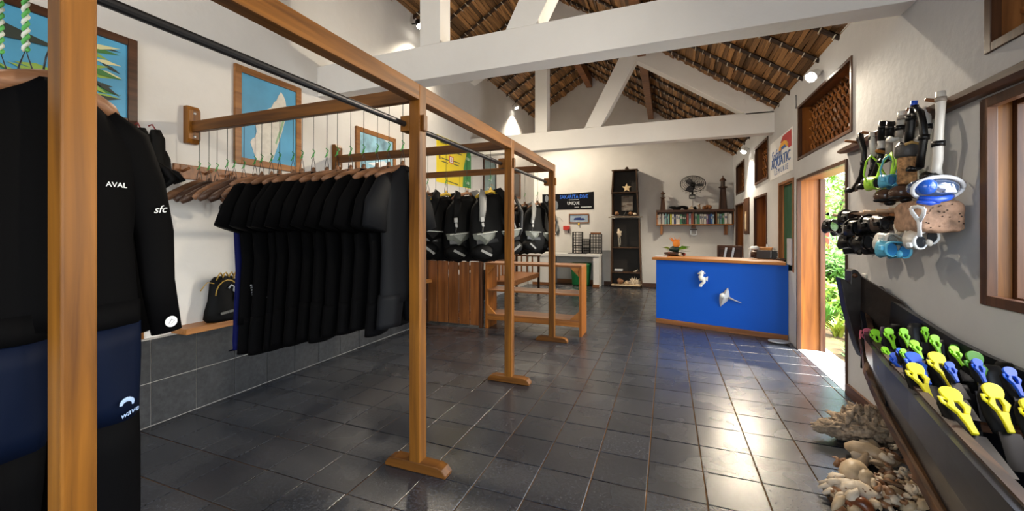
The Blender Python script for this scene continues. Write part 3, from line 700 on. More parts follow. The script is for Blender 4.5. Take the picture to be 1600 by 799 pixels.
# black booties hanging at the near rail
for i, (px, py, ln) in enumerate(((219, 200, .34), (243, 203, .42), (253, 236, .24))):
    p = onx(px, py, XL+.14)
    t = thing('dive_boot', ['upper left black dive boot', 'tall black dive boot', 'low right black dive boot'][i]+' hanging on the wall beside the palm leaf picture', 'boot', p, .2*i, 'dive boots on the left wall')
    MB().tube([(0, 0, 0), (.0, .01, -.06), (.01, 0, -ln*.55), (.03, 0, -ln*.8), (.04, -.01, -ln)], [.030, .05, .055, .065, .04], 12, .8, (1, 0, 0)).obj('boot_body', BLACKM, t, True)
    MB().tube([(.05, -.04, -ln*.6), (.10, 0, -ln*.72), (.12, .03, -ln*.86), (.08, .0, -ln)], [.02, .028, .026, .01], 8).obj('toe', BLACKM, t, True)
    MB().tube([(-.06, 0, .03), (-.03, 0, .04), (0, 0, 0)], .005, 5).obj('loop', plain('red_trim', (.20, .02, .02), .6), t)
p = onx(352, 318, XL+.12)
t = thing('rubber_strap', 'small black rubber strap with buckle hanging below the empty hangers', 'strap', p)
MB().tube([(.02*cos(a/8*2*pi)*.8, .035*cos(a/8*2*pi), .04*sin(a/8*2*pi)-.04) for a in range(9)], .008, 6).obj('loop', BLACK, t, True)
MB().tube([(0, 0, 0), (0, .05, .04), (0, .13, -.03), (0, .16, .07)], .006, 6).obj('tail', BLACK, t, True)
# ---- pictures
def leftpic(name, lab, cat, y0, y1, z0, z1, fw, fmat, amat, depth=.03):
    t = thing(name, lab, cat, (XL, y0, z0)); W_ = y1-y0; H_ = z1-z0
    if fw:
        for a in ((0, fw, 0, H_), (W_-fw, W_, 0, H_), (fw, W_-fw, 0, fw), (fw, W_-fw, H_-fw, H_)):
            MB().bb(.001, depth, *a).obj('frame', fmat, t, bevel=.004)
    MB().bb(.001, depth*.5, fw, W_-fw, fw, H_-fw).obj('picture', amat, t)
    return t
def wallart(t, pts, mat, name, x=.017, thick=.001, px=True):
    """polygon given by photo pixels, laid flat on the picture of the left wall"""
    o = t.location; q = []
    for a in pts:
        if px: p = onx(a[0], a[1], XL+x); q.append((p.y-o.y, p.z-o.z))
        else: q.append(a)
    M = Matrix(((0, 0, 1, x), (1, 0, 0, 0), (0, 1, 0, 0), (0, 0, 0, 1)))
    return MB().prism(q, thick, M).obj(name, mat, t)
DFR = wood('dark_frame', (.03, .012, .006), (.08, .032, .014), 'Y', .35)
OFR = wood('oak_frame', (.20, .078, .022), (.34, .15, .045), 'Y', .4)
SKYB = plain('sea_blue', (.055, .30, .52), .45, vary=.18, bscale=2.5)
t = leftpic('painting', 'large blue painting of sea and green palm leaves in a dark frame', 'painting', .35, 1.72, 2.2, 2.83, .055, DFR, SKYB)
rr = random.Random(3); LC = [plain('paint_green', (.03, .16, .03), .5), plain('paint_dark', (.008, .02, .015), .5), plain('paint_cream', (.62, .60, .32), .5), plain('paint_lime', (.22, .36, .05), .5)]
for k in range(44):
    y = rr.uniform(.15, 1.27) if k > 14 else rr.uniform(1.0, 1.27); z = rr.uniform(.1, .36) if k > 14 else .08+.033*k; L = rr.uniform(.10, .24); a = rr.uniform(-.5, .35); wd = .012+.008*rr.random()
    if y+L*.5 > 1.28: y = 1.28-L*.5
    c, s = cos(a), sin(a); z = min(max(z, .09), .5)
    pts = [(y-L/2*c, z-L/2*s), (y-wd*s, z+wd*c), (y+L/2*c, z+L/2*s), (y+wd*s, z-wd*c)]
    wallart(t, pts, LC[k % 4], 'leaf', .0155+.0003*k, .001, False)
wallart(t, [(.3, .42), (.5, .47), (.75, .46), (.98, .40), (.8, .385), (.6, .36), (.55, .31), (.5, .37), (.38, .38), (.3, .34)], LC[1], 'fish', .030, .001, False)
t = leftpic('map_picture', 'blue sea map with a white island in a brown wooden frame', 'picture', 2.42, 3.11, 2.06, 2.95, .06, OFR, SKYB)
isl = [(439, 144), (443, 150), (446, 158), (448, 172), (446, 186), (441, 206), (434, 228), (427, 248), (421, 257), (410, 259), (401, 252), (397, 240), (393, 228), (391, 222), (394, 217), (399, 214), (401, 205), (399, 192), (401, 180), (407, 174), (416, 172), (424, 168), (428, 160), (432, 157), (435, 150)]
wallart(t, isl, plain('map_white', (.62, .60, .54), .5, vary=.12, bscale=20), 'island')
wallart(t, [(444, 175), (446, 183), (440, 205), (432, 226), (430, 224), (438, 200)], plain('map_green', (.25, .42, .25), .5), 'forest_strip', .0185)
SKYC = plain('cloud_blue', (.30, .55, .70), .5, vary=.5, bscale=5)
t = leftpic('photo_picture', 'bright sky and sea picture in an orange-brown frame', 'picture', 3.91, 4.68, 2.05, 2.76, .06, OFR, SKYC)
wallart(t, [(598, 212), (606, 216), (610, 226), (604, 222), (594, 214)], WHITEP, 'sail')
wallart(t, [(575, 255), (600, 252), (612, 262), (590, 262)], WHITEP, 'foam')
# yellow and green poster
PYEL = plain('poster_yellow', (.78, .62, .01), .5); PGRN = plain('poster_green', (.02, .22, .05), .5)
t = leftpic('poster', 'large yellow poster with green right edge above the long coat rail', 'poster', 5.78, 7.01, 2.285, 3.08, 0, None, PYEL, .006)
wallart(t, [(735.8, 233), (735.8, 295), (723, 292), (724.5, 262), (729, 240), (731, 231)], PGRN, 'green_band', .0035)
for (a, b, c, d) in ((684.5, 213, 706, 222), (688, 221, 698, 224), (711, 238, 722, 241), (690, 246, 701, 248), (690, 251, 700, 253), (708, 251, 718, 253), (709, 256, 717, 258), (697, 281.5, 716, 285)):
    s_ = (d-b)/(c-a) if c > 700 and a < 690 else .2
    wallart(t, [(a, b), (c, b+(c-a)*.35), (c, b+(c-a)*.35+1.6), (a, b+1.6)], plain('print_dark', (.10, .10, .03), .6), 'print_line', .0035)
wallart(t, [(702, 243), (708.5, 246), (708.5, 257), (702, 254.5)], plain('print_red', (.6, .05, .03), .5), 'red_box', .004)
wallart(t, [(703, 245), (707.5, 247), (707.5, 255.5), (703, 253.5)], WHITEP, 'white_box', .0055)
p = onx(705.3, 250.3, XL+.007)
text_mesh('letter_print', 'B', .10, plain('print_red', (.6, .05, .03), .5), Matrix.Translation((.0068, p.y-5.78, p.z-2.285)) @ Matrix(((0, 0, 1, 0), (1, 0, 0, 0), (0, 1, 0, 0), (0, 0, 0, 1))), t, .0003)
wallart(t, [(685.5, 240), (688, 243), (688.5, 248), (686, 249)], plain('print_brown', (.12, .05, .03), .5), 'round_mark', .004)
for pts in ([(728, 245), (733.5, 248), (733.5, 252), (728, 249.5)], [(727.5, 283), (733, 285), (733, 289), (727.5, 287)]): wallart(t, pts, plain('print_pale', (.35, .55, .38), .5), 'pale_print', .0055)
t = leftpic('painting', 'narrow grey green painting with orange fish above the vests', 'painting', 7.60, 8.25, 2.27, 3.0, .035, DFR, plain('aqua_grey', (.20, .30, .30), .5, vary=.25, bscale=4))
for k, (y, z) in enumerate(((.2, .5), (.35, .45), (.3, .3), (.4, .2), (.25, .12))):
    wallart(t, [(y-.06, z), (y, z+.02), (y+.05, z), (y+.08, z+.02), (y+.08, z-.02), (y+.05, z-.004), (y, z-.02)], plain('print_orange', (.5, .25, .12), .5) if k % 2 else WHITEP, 'fish', .017, .001, False)
leftpic('painting', 'dark painting in a brown frame beyond the third post', 'painting', 9.3, 9.85, 2.3, 2.97, .04, MIDX, plain('art_dark', (.03, .012, .008), .4))
leftpic('small_picture', 'tiny dark framed picture near the back left corner', 'picture', 10.45, 10.9, 2.0, 2.17, .02, DFR, plain('art_grey', (.12, .14, .14), .4))
# ---- ledge plank and bag
t = MB().bb(XL+.001, XL+.19, 1.94, 5.35, .658, .705).obj('ledge_plank', OFR and wood('ledge_wood', (.22, .085, .022), (.40, .17, .045), 'Y', .4), None, bevel=.005)
tag(t, 'long brown wooden ledge plank on top of the grey wall tiles', 'shelf')
t = thing('slat_rack', 'short pair of orange wooden slats left of the ledge, behind the near wetsuit', 'rack', (XL, 1.0, .66))
for z in (.075, .16): MB().bb(.001, .07, 0, .9, z, z+.06).obj('slat', WOODY, t, bevel=.003)
MB().bb(0, .02, .1, .16, 0, .22).obj('bracket', WOODZ, t); MB().bb(0, .02, .7, .76, 0, .22).obj('bracket', WOODZ, t)
t = thing('mesh_bag', 'small black drawstring bag with yellow cords standing on the ledge', 'bag', (XL+.11, 2.26, .705))
n = 20; rs = []
for z, hy, hx in ((0, .12, .075), (.03, .148, .085), (.10, .138, .08), (.18, .115, .07), (.27, .105, .065), (.33, .10, .06), (.365, .07, .04), (.37, .03, .02)):
    rs.append([(hx*cos(2*pi*k/n)*(1+.08*sin(5*2*pi*k/n+z*20)), hy*sin(2*pi*k/n)*(1+.05*sin(7*2*pi*k/n)), z) for k in range(n)])
MB().rings(rs).obj('bag_body', BLACKM, t, True)
GC = plain('gold_cord', (.40, .25, .04), .5)
for k in range(4): MB().tube([(.03, -.07+.045*k, .34), (.045, -.06+.045*k, .385+.01*(k % 2)), (.02, -.03+.045*k, .40), (.03, -.01+.045*k, .35)], .0055, 6).obj('cord', GC, t, True)
MB().tube([(.05, -.10, .32), (.05, -.15, .335), (.04, -.175, .30), (.03, -.19, .27)], .004, 6).obj('cord', GC, t, True)
MB().tube([(.062, -.095+.095*(1-cos(a*pi/8))-.0, .22+.12*sin(a*pi/8)) for a in range(9)], .005, 6).obj('zip', GC, t, True)
MB().tube([(.075, .0, .27), (.078, .02, .295), (.075, .045, .28), (.078, .04, .25), (.08, .06, .22), (.083, .055, .17), (.083, .07, .165)], .007, 6).obj('emblem', plain('print_grey2', (.42, .44, .46), .5), t, True)
MB().beam((.085, -.07, .07), (.085, .08, .085), .02, .003, (1, 0, 0)).obj('print_strip', plain('print_dim', (.10, .10, .09), .5), t)
# ================================================================== SLATTED CRATE AND TWO-TIER BENCH
t = thing('slatted_screen', 'upright brown slatted wooden panel box below the vests', 'wooden box', (0, 0, 0))
xs = [ony(660+a/6.658, 450, 5.46).x for a in (45, 155, 165, 268, 275, 375, 385, 490, 500, 592)]
RW = wood('red_brown_wood', (.17, .058, .016), (.34, .125, .035), 'Z', .35)
for k in range(5): MB().bb(xs[2*k], xs[2*k+1], 5.45, 5.47, .03, .99).obj('slat', RW, t, bevel=.003)
for z in (.12, .86): MB().bb(xs[0], xs[-1], 5.471, 5.50, z, z+.07).obj('batten', RW, t)
for x in (xs[0]-.01, xs[-1]+.005):
    MB().bb(x, x+.05, 5.43, 5.50, 0, 1.0).obj('post', DARKZ, t, bevel=.003); MB().bb(x, x+.05, 5.80, 5.86, 0, 1.0).obj('post', DARKZ, t, bevel=.003)
MB().bb(xs[0], xs[-1]+.05, 5.43, 5.86, 1.0, 1.03).obj('top_board', DARKX, t, bevel=.003)
t = thing('bench_shelf', 'long low two-tier wooden shelf bench with orange end panels', 'shelf', (0, 0, 0))
x0, x1, ya, yb = -2.54, -1.09, 5.44, 5.80
for x in (x0, x1-.035): MB().bb(x, x+.035, ya, yb, 0, .955).obj('end_panel', GOLDZ, t, bevel=.003)
MB().bb(x0, x1, ya-.005, yb+.005, .955, .985).obj('top_board', MIDX, t, bevel=.003)
MB().bb(x0+.036, x1-.036, ya, yb, .56, .59).obj('shelf_board', MIDX, t, bevel=.003)
MB().bb(x0+.036, x1-.036, ya, yb, .20, .225).obj('shelf_board', MIDX, t, bevel=.003)
MB().bb(x0+.036, x1-.036, ya, ya+.03, .135, .20).obj('front_rail', GOLDX, t, bevel=.003)
MB().bb(x0+.036, x1-.036, yb-.03, yb, .135, .20).obj('front_rail', GOLDX, t, bevel=.003)
for s, x in ((1, x0+.036), (-1, x1-.036)):
    for z, k in ((.954, -1), (.226, 1)):
        q = MB().prism([(0, 0), (s*.13, 0), (0, k*.13)], .025, Matrix(((1, 0, 0, x), (0, 0, 1, ya+.004), (0, 1, 0, z), (0, 0, 0, 1)))); q.obj('corner_brace', GOLDX, t)
# ---- settle along the left wall
t = thing('wooden_settle', 'dark wooden settle with slatted back by the left wall behind the bench', 'bench', (-3.5, 7.5, 0))
for x in (0, .57):
    for y in (0, 1.75): MB().bb(x, x+.05, y, y+.05, 0, .84 if x else .92).obj('leg', DARKZ, t, bevel=.004)
for y in (0, 1.75): MB().bb(0, .64, y-.01, y+.06, .84, .875).obj('arm_rest', DARKX, t, bevel=.004); MB().bb(.05, .57, y+.01, y+.04, .36, .42).obj('side_rail', DARKX, t)
MB().bb(.0, .62, 0, 1.8, .42, .455).obj('seat', MIDX, t, bevel=.004); MB().bb(.58, .60, .05, 1.75, .34, .42).obj('front_rail', MIDX, t)
for y in (0, 1.75):
    for k in range(3): MB().bb(.14+.14*k, .17+.14*k, y+.012, y+.038, .455, .84).obj('side_slat', MIDZ, t)
for k in range(9): MB().bb(.01, .03, .12+.18*k, .19+.18*k, .455, .88).obj('back_slat', MIDZ, t)
MB().bb(0, .04, .05, 1.75, .88, .94).obj('back_rail', DARKY, t)
# ================================================================== BACK WALL
def X_(px, y, Y): return ony(px, y, Y)
def bframe(px, py, Y=None):
    p = ony(px, py, Y if Y else YB-.002)
    M = Matrix(((1, 0, 0, 0), (0, 0, -1, 0), (0, 1, 0, 0), (0, 0, 0, 1))); M.translation = p; return M   # local x right, y up, z toward the room
a = ony(847.4, 304, YB); b = ony(927.8, 327, YB)
t = thing('banner', 'wide black banner with blue and white lettering on the back wall', 'banner', (a.x, YB, b.z)); W_ = b.x-a.x; H_ = a.z-b.z
q = MB(); nq = 14
for k in range(nq):
    u0, u1 = k/nq, (k+1)/nq; f0 = -.004-.006*abs(sin(u0*5)); f1 = -.004-.006*abs(sin(u1*5)); t0 = H_+.03*u0*u0-.012*sin(u0*pi); t1 = H_+.03*u1*u1-.012*sin(u1*pi)
    q.add([(u0*W_, f0, 0), (u1*W_, f1, 0), (u1*W_, f1, t1), (u0*W_, f0, t0), (u0*W_, 0, 0), (u1*W_, 0, 0), (u1*W_, 0, t1), (u0*W_, 0, t0)], [(0, 1, 2, 3), (4, 7, 6, 5), (3, 2, 6, 7), (0, 4, 5, 1)])
q.obj('cloth', plain('banner_black', (.004, .004, .006), .6, spec=.12), t)
MM = lambda x, z: Matrix.Translation((x, -.013, z)) @ Matrix(((1, 0, 0, 0), (0, 0, -1, 0), (0, 1, 0, 0), (0, 0, 0, 1)))
BLU = plain('print_royal', (.02, .16, .75), .5)
text_mesh('blue_lettering', 'SAKARITA DIVE', .145, BLU, MM(W_*.625, H_*.78), t, squeeze=.80)
text_mesh('white_lettering', 'UNIQUE', .12, WHITEP, MM(W_*.615, H_*.385), t, squeeze=.78)
for (u0, u1, v, h_) in ((.53, .72, .60, .012), (.64, .72, .14, .014), (.76, .96, .14, .02)): MB().bb(W_*u0, W_*u1, -.013, -.0115, H_*v-h_/2, H_*v+h_/2).obj('print_line', WHITEP, t)
GD = plain('print_ghost', (.14, .16, .19), .5)
for (u, v, rx, rz_) in ((.27, .28, .075, .13), (.09, .72, .05, .10), (.24, .88, .04, .05)): MB().lathe([(.001, 0), (1, 0), (1, .001), (.001, .001)], 20, MM(W_*u, H_*v) @ Matrix.Diagonal((rx, rz_, 1, 1))).obj('diver_print', GD, t)
# framed boat picture
a = ony(889, 334.5, YB); b = ony(920.5, 348.8, YB); W_ = b.x-a.x; H_ = a.z-b.z
t = thing('boat_picture', 'small wood-framed picture of a blue boat above the mesh racks', 'picture', (a.x, YB, b.z))
for r_ in ((0, .03, 0, H_), (W_-.03, W_, 0, H_), (.03, W_-.03, 0, .03), (.03, W_-.03, H_-.03, H_)): MB().bb(r_[0], r_[1], -.025, -.001, r_[2], r_[3]).obj('frame', MIDX, t, bevel=.003)
MB().bb(.03, W_-.03, -.01, -.001, .03, H_-.03).obj('picture', plain('art_sea', (.30, .38, .48), .4, vary=.2, bscale=8), t)
MB().prism([(.14, .09), (.42, .08), (.46, .10), (.40, .14), (.34, .13), (.33, .16), (.20, .15), (.15, .13)], .001, Matrix.Translation((0, -.011, 0)) @ Matrix(((1, 0, 0, 0), (0, 0, -1, 0), (0, 1, 0, 0), (0, 0, 0, 1)))).obj('boat_print', plain('art_boat', (.01, .03, .16), .4), t)
o = MB().ell((0, 0, 0), (.03, .02, .04), 10, 6).obj('seashell_ornament', YEL, None, True, loc=ony(904.4, 350.5, YB-.03)); tag(o, 'small yellow shell ornament hooked under the boat picture', 'ornament')
# hanging tools, red box
p = ony(872, 352, YB-.02); t = thing('gauge_hose', 'dark tapering rubber gauge hanging from a wire on the back wall', 'gauge', p)
MB().tube([(0, 0, .0), (.01, 0, -.15), (-.03, 0, -.27)], [.015, .035, .045], 8, .4, (0, 1, 0)).obj('body', plain('dark_grey', (.06, .07, .07), .5), t, True); MB().tube([(-.02, 0, .22), (0, 0, .1), (0, 0, 0)], .004, 4).obj('wire', STEEL, t)
MB().tube([(-.1, 0, .30), (-.02, 0, .22), (.06, 0, .2), (.14, 0, .1)], .0035, 4).obj('wire', STEEL, t)
a = ony(881, 353, YB); b = ony(890.5, 360, YB)
t = thing('first_aid_box', 'small red box on the back wall with a dark strap', 'box', ((a.x+b.x)/2, YB-.04, b.z)); MB().bb(-.09, .09, -.03, .035, 0, a.z-b.z).obj('box_body', plain('red_paint', (.45, .03, .02), .45), t, bevel=.006); MB().bb(.06, .09, -.034, -.031, -.08, .03).obj('strap', BLACK, t)
# ---- masonry desk
YD = 10.46
a = ony(937, 397, YD); zt = .862
t = thing('masonry_desk', 'white masonry desk with open knee space along the back wall', 'desk', (0, 0, 0))
xr = a.x; xl = -3.58
BW = plaster('desk_white', (.60, .595, .58), (.70, .69, .67))
MB().bb(xl, xr, YD, YB-.03, zt-.07, zt).obj('desk_top', BW, t, bevel=.004)
MB().bb(xr-.17, xr-.02, YD+.02, YB-.03, 0, zt-.07).obj('side_panel', BW, t)
xm = ony(832, 420, YD).x; xn = ony(862, 420, YD).x
MB().bb(xm, xn, YD+.02, YB-.03, 0, zt-.07).obj('side_panel', BW, t)
MB().bb(xl, xl+.12, YD+.02, YB-.03, 0, zt-.07).obj('side_panel', BW, t)
MB().bb(xm, xn+.01, YD, YD+.02, 0, .07).obj('skirting', MIDX, t); MB().bb(xr-.18, xr-.01, YD, YD+.02, 0, .07).obj('skirting', MIDX, t)
# green bin
a = ony(891, 420, 10.6); b = ony(923, 420, 10.6)
t = thing('plastic_bin', 'dark green plastic bin under the masonry desk', 'bin', ((a.x+b.x)/2, 10.70, 0)); wd = (b.x-a.x)/2
MB().rings([[(wd*s_*c/max(abs(c), abs(s))**.75, .19*s_*s/max(abs(c), abs(s))**.75, z) for c, s in [(cos(2*pi*(k+.5)/20), sin(2*pi*(k+.5)/20)) for k in range(20)]] for z, s_ in ((.01, .80), (.05, .84), (.40, .93), (.54, .95), (.55, .98), (.60, .98), (.61, .9))]).obj('bin_body', plain('green_plastic', (.005, .13, .035), .4), t, True)
MB().bb(-.14, .14, -.205, -.19, .50, .54).obj('handle', plain('green_plastic', (.005, .13, .035), .4), t, bevel=.004)
# wire mesh organisers
def mesh_rack(px0, px1, py0, lab, Y=10.65, dp=.16):
    a = ony(px0, py0, Y); b = ony(px1, 396, Y); t = thing('wire_mesh_rack', lab, 'rack', (a.x, Y, zt+.001)); W_ = b.x-a.x; H_ = a.z-zt
    nx = max(3, round(W_/.075)); nz = max(3, round(H_/.075))
    for yy in (0, dp):
        m = MB()
        for k in range(nx+1): m.bb(W_*k/nx-.008, W_*k/nx+.008, yy, yy+.008, 0, H_)
        for k in range(nz+1): m.bb(0, W_, yy-.004, yy+.004, max(0, H_*k/nz-.008), H_*k/nz+.006)
        m.obj('wire_grid', BLACK, t)
    for z in (0, H_*.33, H_*.66, H_-.01): MB().bb(0, W_, 0, dp, z, z+.01).obj('shelf', BLACK, t)
    for x in (0, W_-.01): MB().bb(x, x+.01, 0, dp, 0, H_).obj('side', BLACK, t)
mesh_rack(894.5, 909, 363, 'tall left black wire mesh rack on the masonry desk')
mesh_rack(909.5, 920.5, 374, 'low middle black wire mesh rack on the masonry desk')
mesh_rack(921.5, 939, 366, 'wide right black wire mesh rack on the masonry desk')
o = MB().bb(-.13, .13, -.08, .08, 0, .045).obj('wooden_tray', MIDX, None, bevel=.006, loc=ony(931, 366, 10.73)); tag(o, 'brown wooden tray lying on the right wire mesh rack', 'tray')
o = MB().bb(0, .5, -.1, .1, 0, .012).obj('flat_mat', BLACK, None, loc=(ony(888, 397, 10.55).x, 10.56, zt+.0005)); tag(o, 'thin black mat on the desk under the mesh racks', 'mat')
# ---- tall display shelf made from an upright canoe
YS = 10.72
def bz(py): return ony(980, py, YS).z
def bx(px): return ony(px, 360, YS).x
t = thing('canoe_shelf', 'tall narrow dark wooden display shelf shaped like an upright canoe', 'shelf', (bx(979), YS, 0)); cx = bx(979)
def sidep(x0b, x1t, z0, z1, s):
    q = MB(); w_ = .035*s
    vs = [(x0b, 0, z0), (x0b+w_, 0, z0), (x0b+w_, .30, z0), (x0b, .30, z0), (x1t, 0, z1), (x1t+w_, 0, z1), (x1t+w_, .30, z1), (x1t, .30, z1)]
    f = [(0, 3, 2, 1), (4, 5, 6, 7), (0, 1, 5, 4), (1, 2, 6, 5), (2, 3, 7, 6), (3, 0, 4, 7)]
    q.add(vs, f if s > 0 else [x[::-1] for x in f]); q.obj('side_board', CSW, t)
CSW = wood('canoe_wood', (.022, .011, .005), (.085, .042, .018), 'Z', .45)
secs = [(953.5, 1003, 955.5, 999.5, .0, bz(341)), (955.5, 998, 955.5, 996.5, bz(336), bz(302)), (955, 996.5, 957, 995, bz(300), bz(266))]
for i, (l0, r0, l1, r1, z0, z1) in enumerate(secs):
    sidep(bx(l0)-cx, bx(l1)-cx, z0, z1, 1); sidep(bx(r0)-cx, bx(r1)-cx, z0, z1, -1)
    q = MB(); q.add([(bx(l0)-cx+.01, .28, z0), (bx(r0)-cx-.01, .28, z0), (bx(r1)-cx-.01, .28, z1), (bx(l1)-cx+.01, .28, z1), (bx(l0)-cx+.01, .30, z0), (bx(r0)-cx-.01, .30, z0), (bx(r1)-cx-.01, .30, z1), (bx(l1)-cx+.01, .30, z1)], [(0, 1, 2, 3), (4, 7, 6, 5), (0, 3, 7, 4), (1, 5, 6, 2), (3, 2, 6, 7), (0, 4, 5, 1)]); q.obj('back_board', plain('dark_back2', (.012, .008, .005), .6), t)
def shelfb(py, l, r, th_=.03, over=0): z = bz(py); MB().bb(bx(l)-cx-over, bx(r)-cx+over, -.004, .29, z-th_, z).obj('shelf_board', CSW, t, bevel=.003)
for a in ((264.5, 955.5, 996.5), (299.8, 955, 997), (337.5, 955, 999), (386.6, 957, 1000), (425.6, 956, 1001)): shelfb(*a)
MB().bb(bx(954)-cx, bx(1003)-cx, 0, .3, 0, .05).obj('plinth', CSW, t)
MB().tube([(bx(951)-cx, -.03, bz(339.5)), (bx(1004)-cx, -.03, bz(339.5))], .014, 8).obj('cross_bar', plain('pale_rod', (.25, .2, .14), .5), t, True)
MB().tube([(0, .1, bz(264)), (0, .1, bz(262)), (0, .1, bz(260))], [.05, .045, .02], 10).obj('finial', CSW, t, True)
# things on it
def star(r, r2, n=5): return [((r if k % 2 == 0 else r2)*sin(pi*k/n), (r if k % 2 == 0 else r2)*cos(pi*k/n)) for k in range(2*n)]
STONEB = Matrix(((1, 0, 0, 0), (0, 0, -1, 0), (0, 1, 0, 0), (0, 0, 0, 1)))
o = MB().prism(star(.125, .055), .035).obj('starfish', plain('starfish', (.78, .60, .34), .6, bump=.4), None, bevel=.01); o.matrix_basis = Matrix.Translation((cx, YS+.08, bz(300.5)+.105)) @ STONEB; o.location.z = bz(299.8)+.105
tag(o, 'pale yellow dried starfish standing in the top box of the canoe shelf', 'starfish')
a = (bx(970), bz(303.5)); b = (bx(988), bz(327))
t2 = thing('carved_panel', 'grey weathered board leaning in the second box of the canoe shelf', 'panel', ((a[0]+b[0])/2, YS+.16, bz(337.4)))
MB().bb(-(b[0]-a[0])/2, (b[0]-a[0])/2, 0, .02, .14, .14+a[1]-b[1]).obj('board', plain('driftgrey', (.22, .19, .16), .8, vary=.3, bscale=12, bump=.5), t2)
MB().tube([(-.1, -.02, .001), (0, 0, .16), (.1, -.02, .001)], .008, 5).obj('easel', CHROME, t2)
for q, (u, w_, hh) in enumerate(((-.12, .02, .05), (.05, -.01, .10), (-.03, .0, .30))): MB().beam((u-.06, -.003, .2+hh), (u+.08, -.003, .2+hh+w_), .02, .004, (0, 1, 0)).obj('carving', DARKX, t2)
SH = [plain('shell_orange', (.30, .15, .07), .35, vary=.4, bscale=20), plain('shell_cream', (.50, .37, .23), .45, vary=.3, bscale=14), plain('shell_white', (.60, .50, .38), .5, vary=.2, bscale=10), plain('shell_brown', (.20, .09, .04), .4, vary=.5, bscale=18)]
def spiral_shell(name, lab, loc, L, R, mat, rot=(0, 0, 0), grp=None, turns=4.2):
    P_ = []; RR = []; n = 44
    for k in range(n+1):
        f_ = k/n; a = f_*turns*2*pi; r = R*.55*(1-f_)**1.15; P_.append((r*cos(a), r*sin(a), L*(f_**.8)-.0)); RR.append(max(.0008, R*.62*(1-f_)**1.1))
    m = MB().tube(P_, RR, 8); m.tube([(R*.5, -.1*R, R*.2), (R*.75, .3*R, -.3*L), (R*.25, .2*R, -.55*L)], [R*.5, R*.35, R*.06], 8)
    o = m.obj(name, mat, None, True, loc=loc); o.rotation_euler = rot
    return tag(o, lab, 'shell', grp)
zs = bz(337.4)
spiral_shell('conch_shell', 'orange brown conch shell at the left of the canoe shelf second box', (bx(963), YS+.05, zs+.06), .11, .055, SH[0], (1.4, 0, .5))
spiral_shell('conch_shell', 'cream and orange conch shell at the right in the canoe shelf second box', (bx(984), YS+.05, zs+.055), .10, .05, SH[0], (1.4, .3, 2.0))
o = MB().ell((0, 0, 0), (.045, .045, .04), 12, 8).obj('urchin_shell', SH[2], None, True, loc=(bx(992), YS+.05, zs+.04)); tag(o, 'round white sea urchin shell in the right corner of the second box', 'shell')
t2 = thing('coral_figure', 'white branching figure with a dangling string in the canoe shelf', 'figurine', (bx(967), YS+.06, bz(386.6)))
m = MB(); zf = bz(386.6)
for P_, R_ in (([(-.0, 0, .25), (.0, 0, .36), (-.02, 0, .48)], [.03, .045, .02]), ([(0, 0, .3), (.05, 0, .42)], [.03, .02]), ([(0, 0, .3), (-.05, 0, .40)], [.03, .02]), ([(0, 0, .36), (.04, 0, .30)], [.025, .03])): m.tube(P_, R_, 8)
m.obj('branches', SH[2], t2, True)
m = MB(); m.tube([(.02, 0, .27), (.03, 0, .14), (.025, 0, .04)], [.018, .012, .02], 6); m.tube([(-.02, 0, .26), (-.01, 0, .12), (.0, 0, .002)], [.012, .01, .015], 6); m.obj('stem', plain('bone_grey', (.35, .33, .28), .6), t2, True)
for k, (px, py, lab) in enumerate(((965, 425.4, 'lowest'), (965, 425.4, 'upper'))):
    o = MB().bb(-.10, .10, -.07, .07, .0, .03).obj('book', WHITEP if k else plain('book_dark', (.03, .04, .06), .5), None, loc=(bx(966), YS+.10, bz(425.6)+.001+.031*k+0)); tag(o, lab+' thin book lying flat on the lower board of the canoe shelf', 'book')
o = MB().tube([(-.06, 0, .02), (0, 0, .03), (.05, 0, .08), (.06, 0, .03)], [.012, .02, .01, .012], 8).obj('bird_figurine', SH[2], None, True, loc=(bx(993), YS+.08, bz(425.6)-.01)); tag(o, 'small white bird figurine at the right on the lower board', 'figurine')
o = MB().bb(bx(955.5), bx(1000.5), YS-.08, YS+.26, .051, .07).obj('sand_tray', plain('sand', (.66, .52, .34), .9, bump=.6), None); tag(o, 'sandy tray carrying shells at the foot of the canoe shelf', 'tray')
spiral_shell('conch_shell', 'brown and cream conch lying left on the sandy tray', (bx(967), YS+.04, .14), .16, .085, SH[3], (1.3, .2, 1.0))
spiral_shell('conch_shell', 'small cream conch lying in the middle of the sandy tray', (bx(978), YS-.02, .11), .10, .05, SH[1], (1.5, .2, 2.0))
m = MB()
for k in range(26):
    a = pi*(k/25); L_ = .14+.08*random.random(); m.tube([(0, 0, 0), (cos(a)*L_*.5, random.uniform(-.04, .04), sin(a)*L_*.6), (cos(a)*L_, random.uniform(-.06, .06), sin(a)*L_)], [.018, .012, .005], 5)
o = m.obj('coral_branch', SH[2], None, True, loc=(bx(991), YS+.02, .075)); tag(o, 'white branching coral standing right on the sandy tray', 'coral')
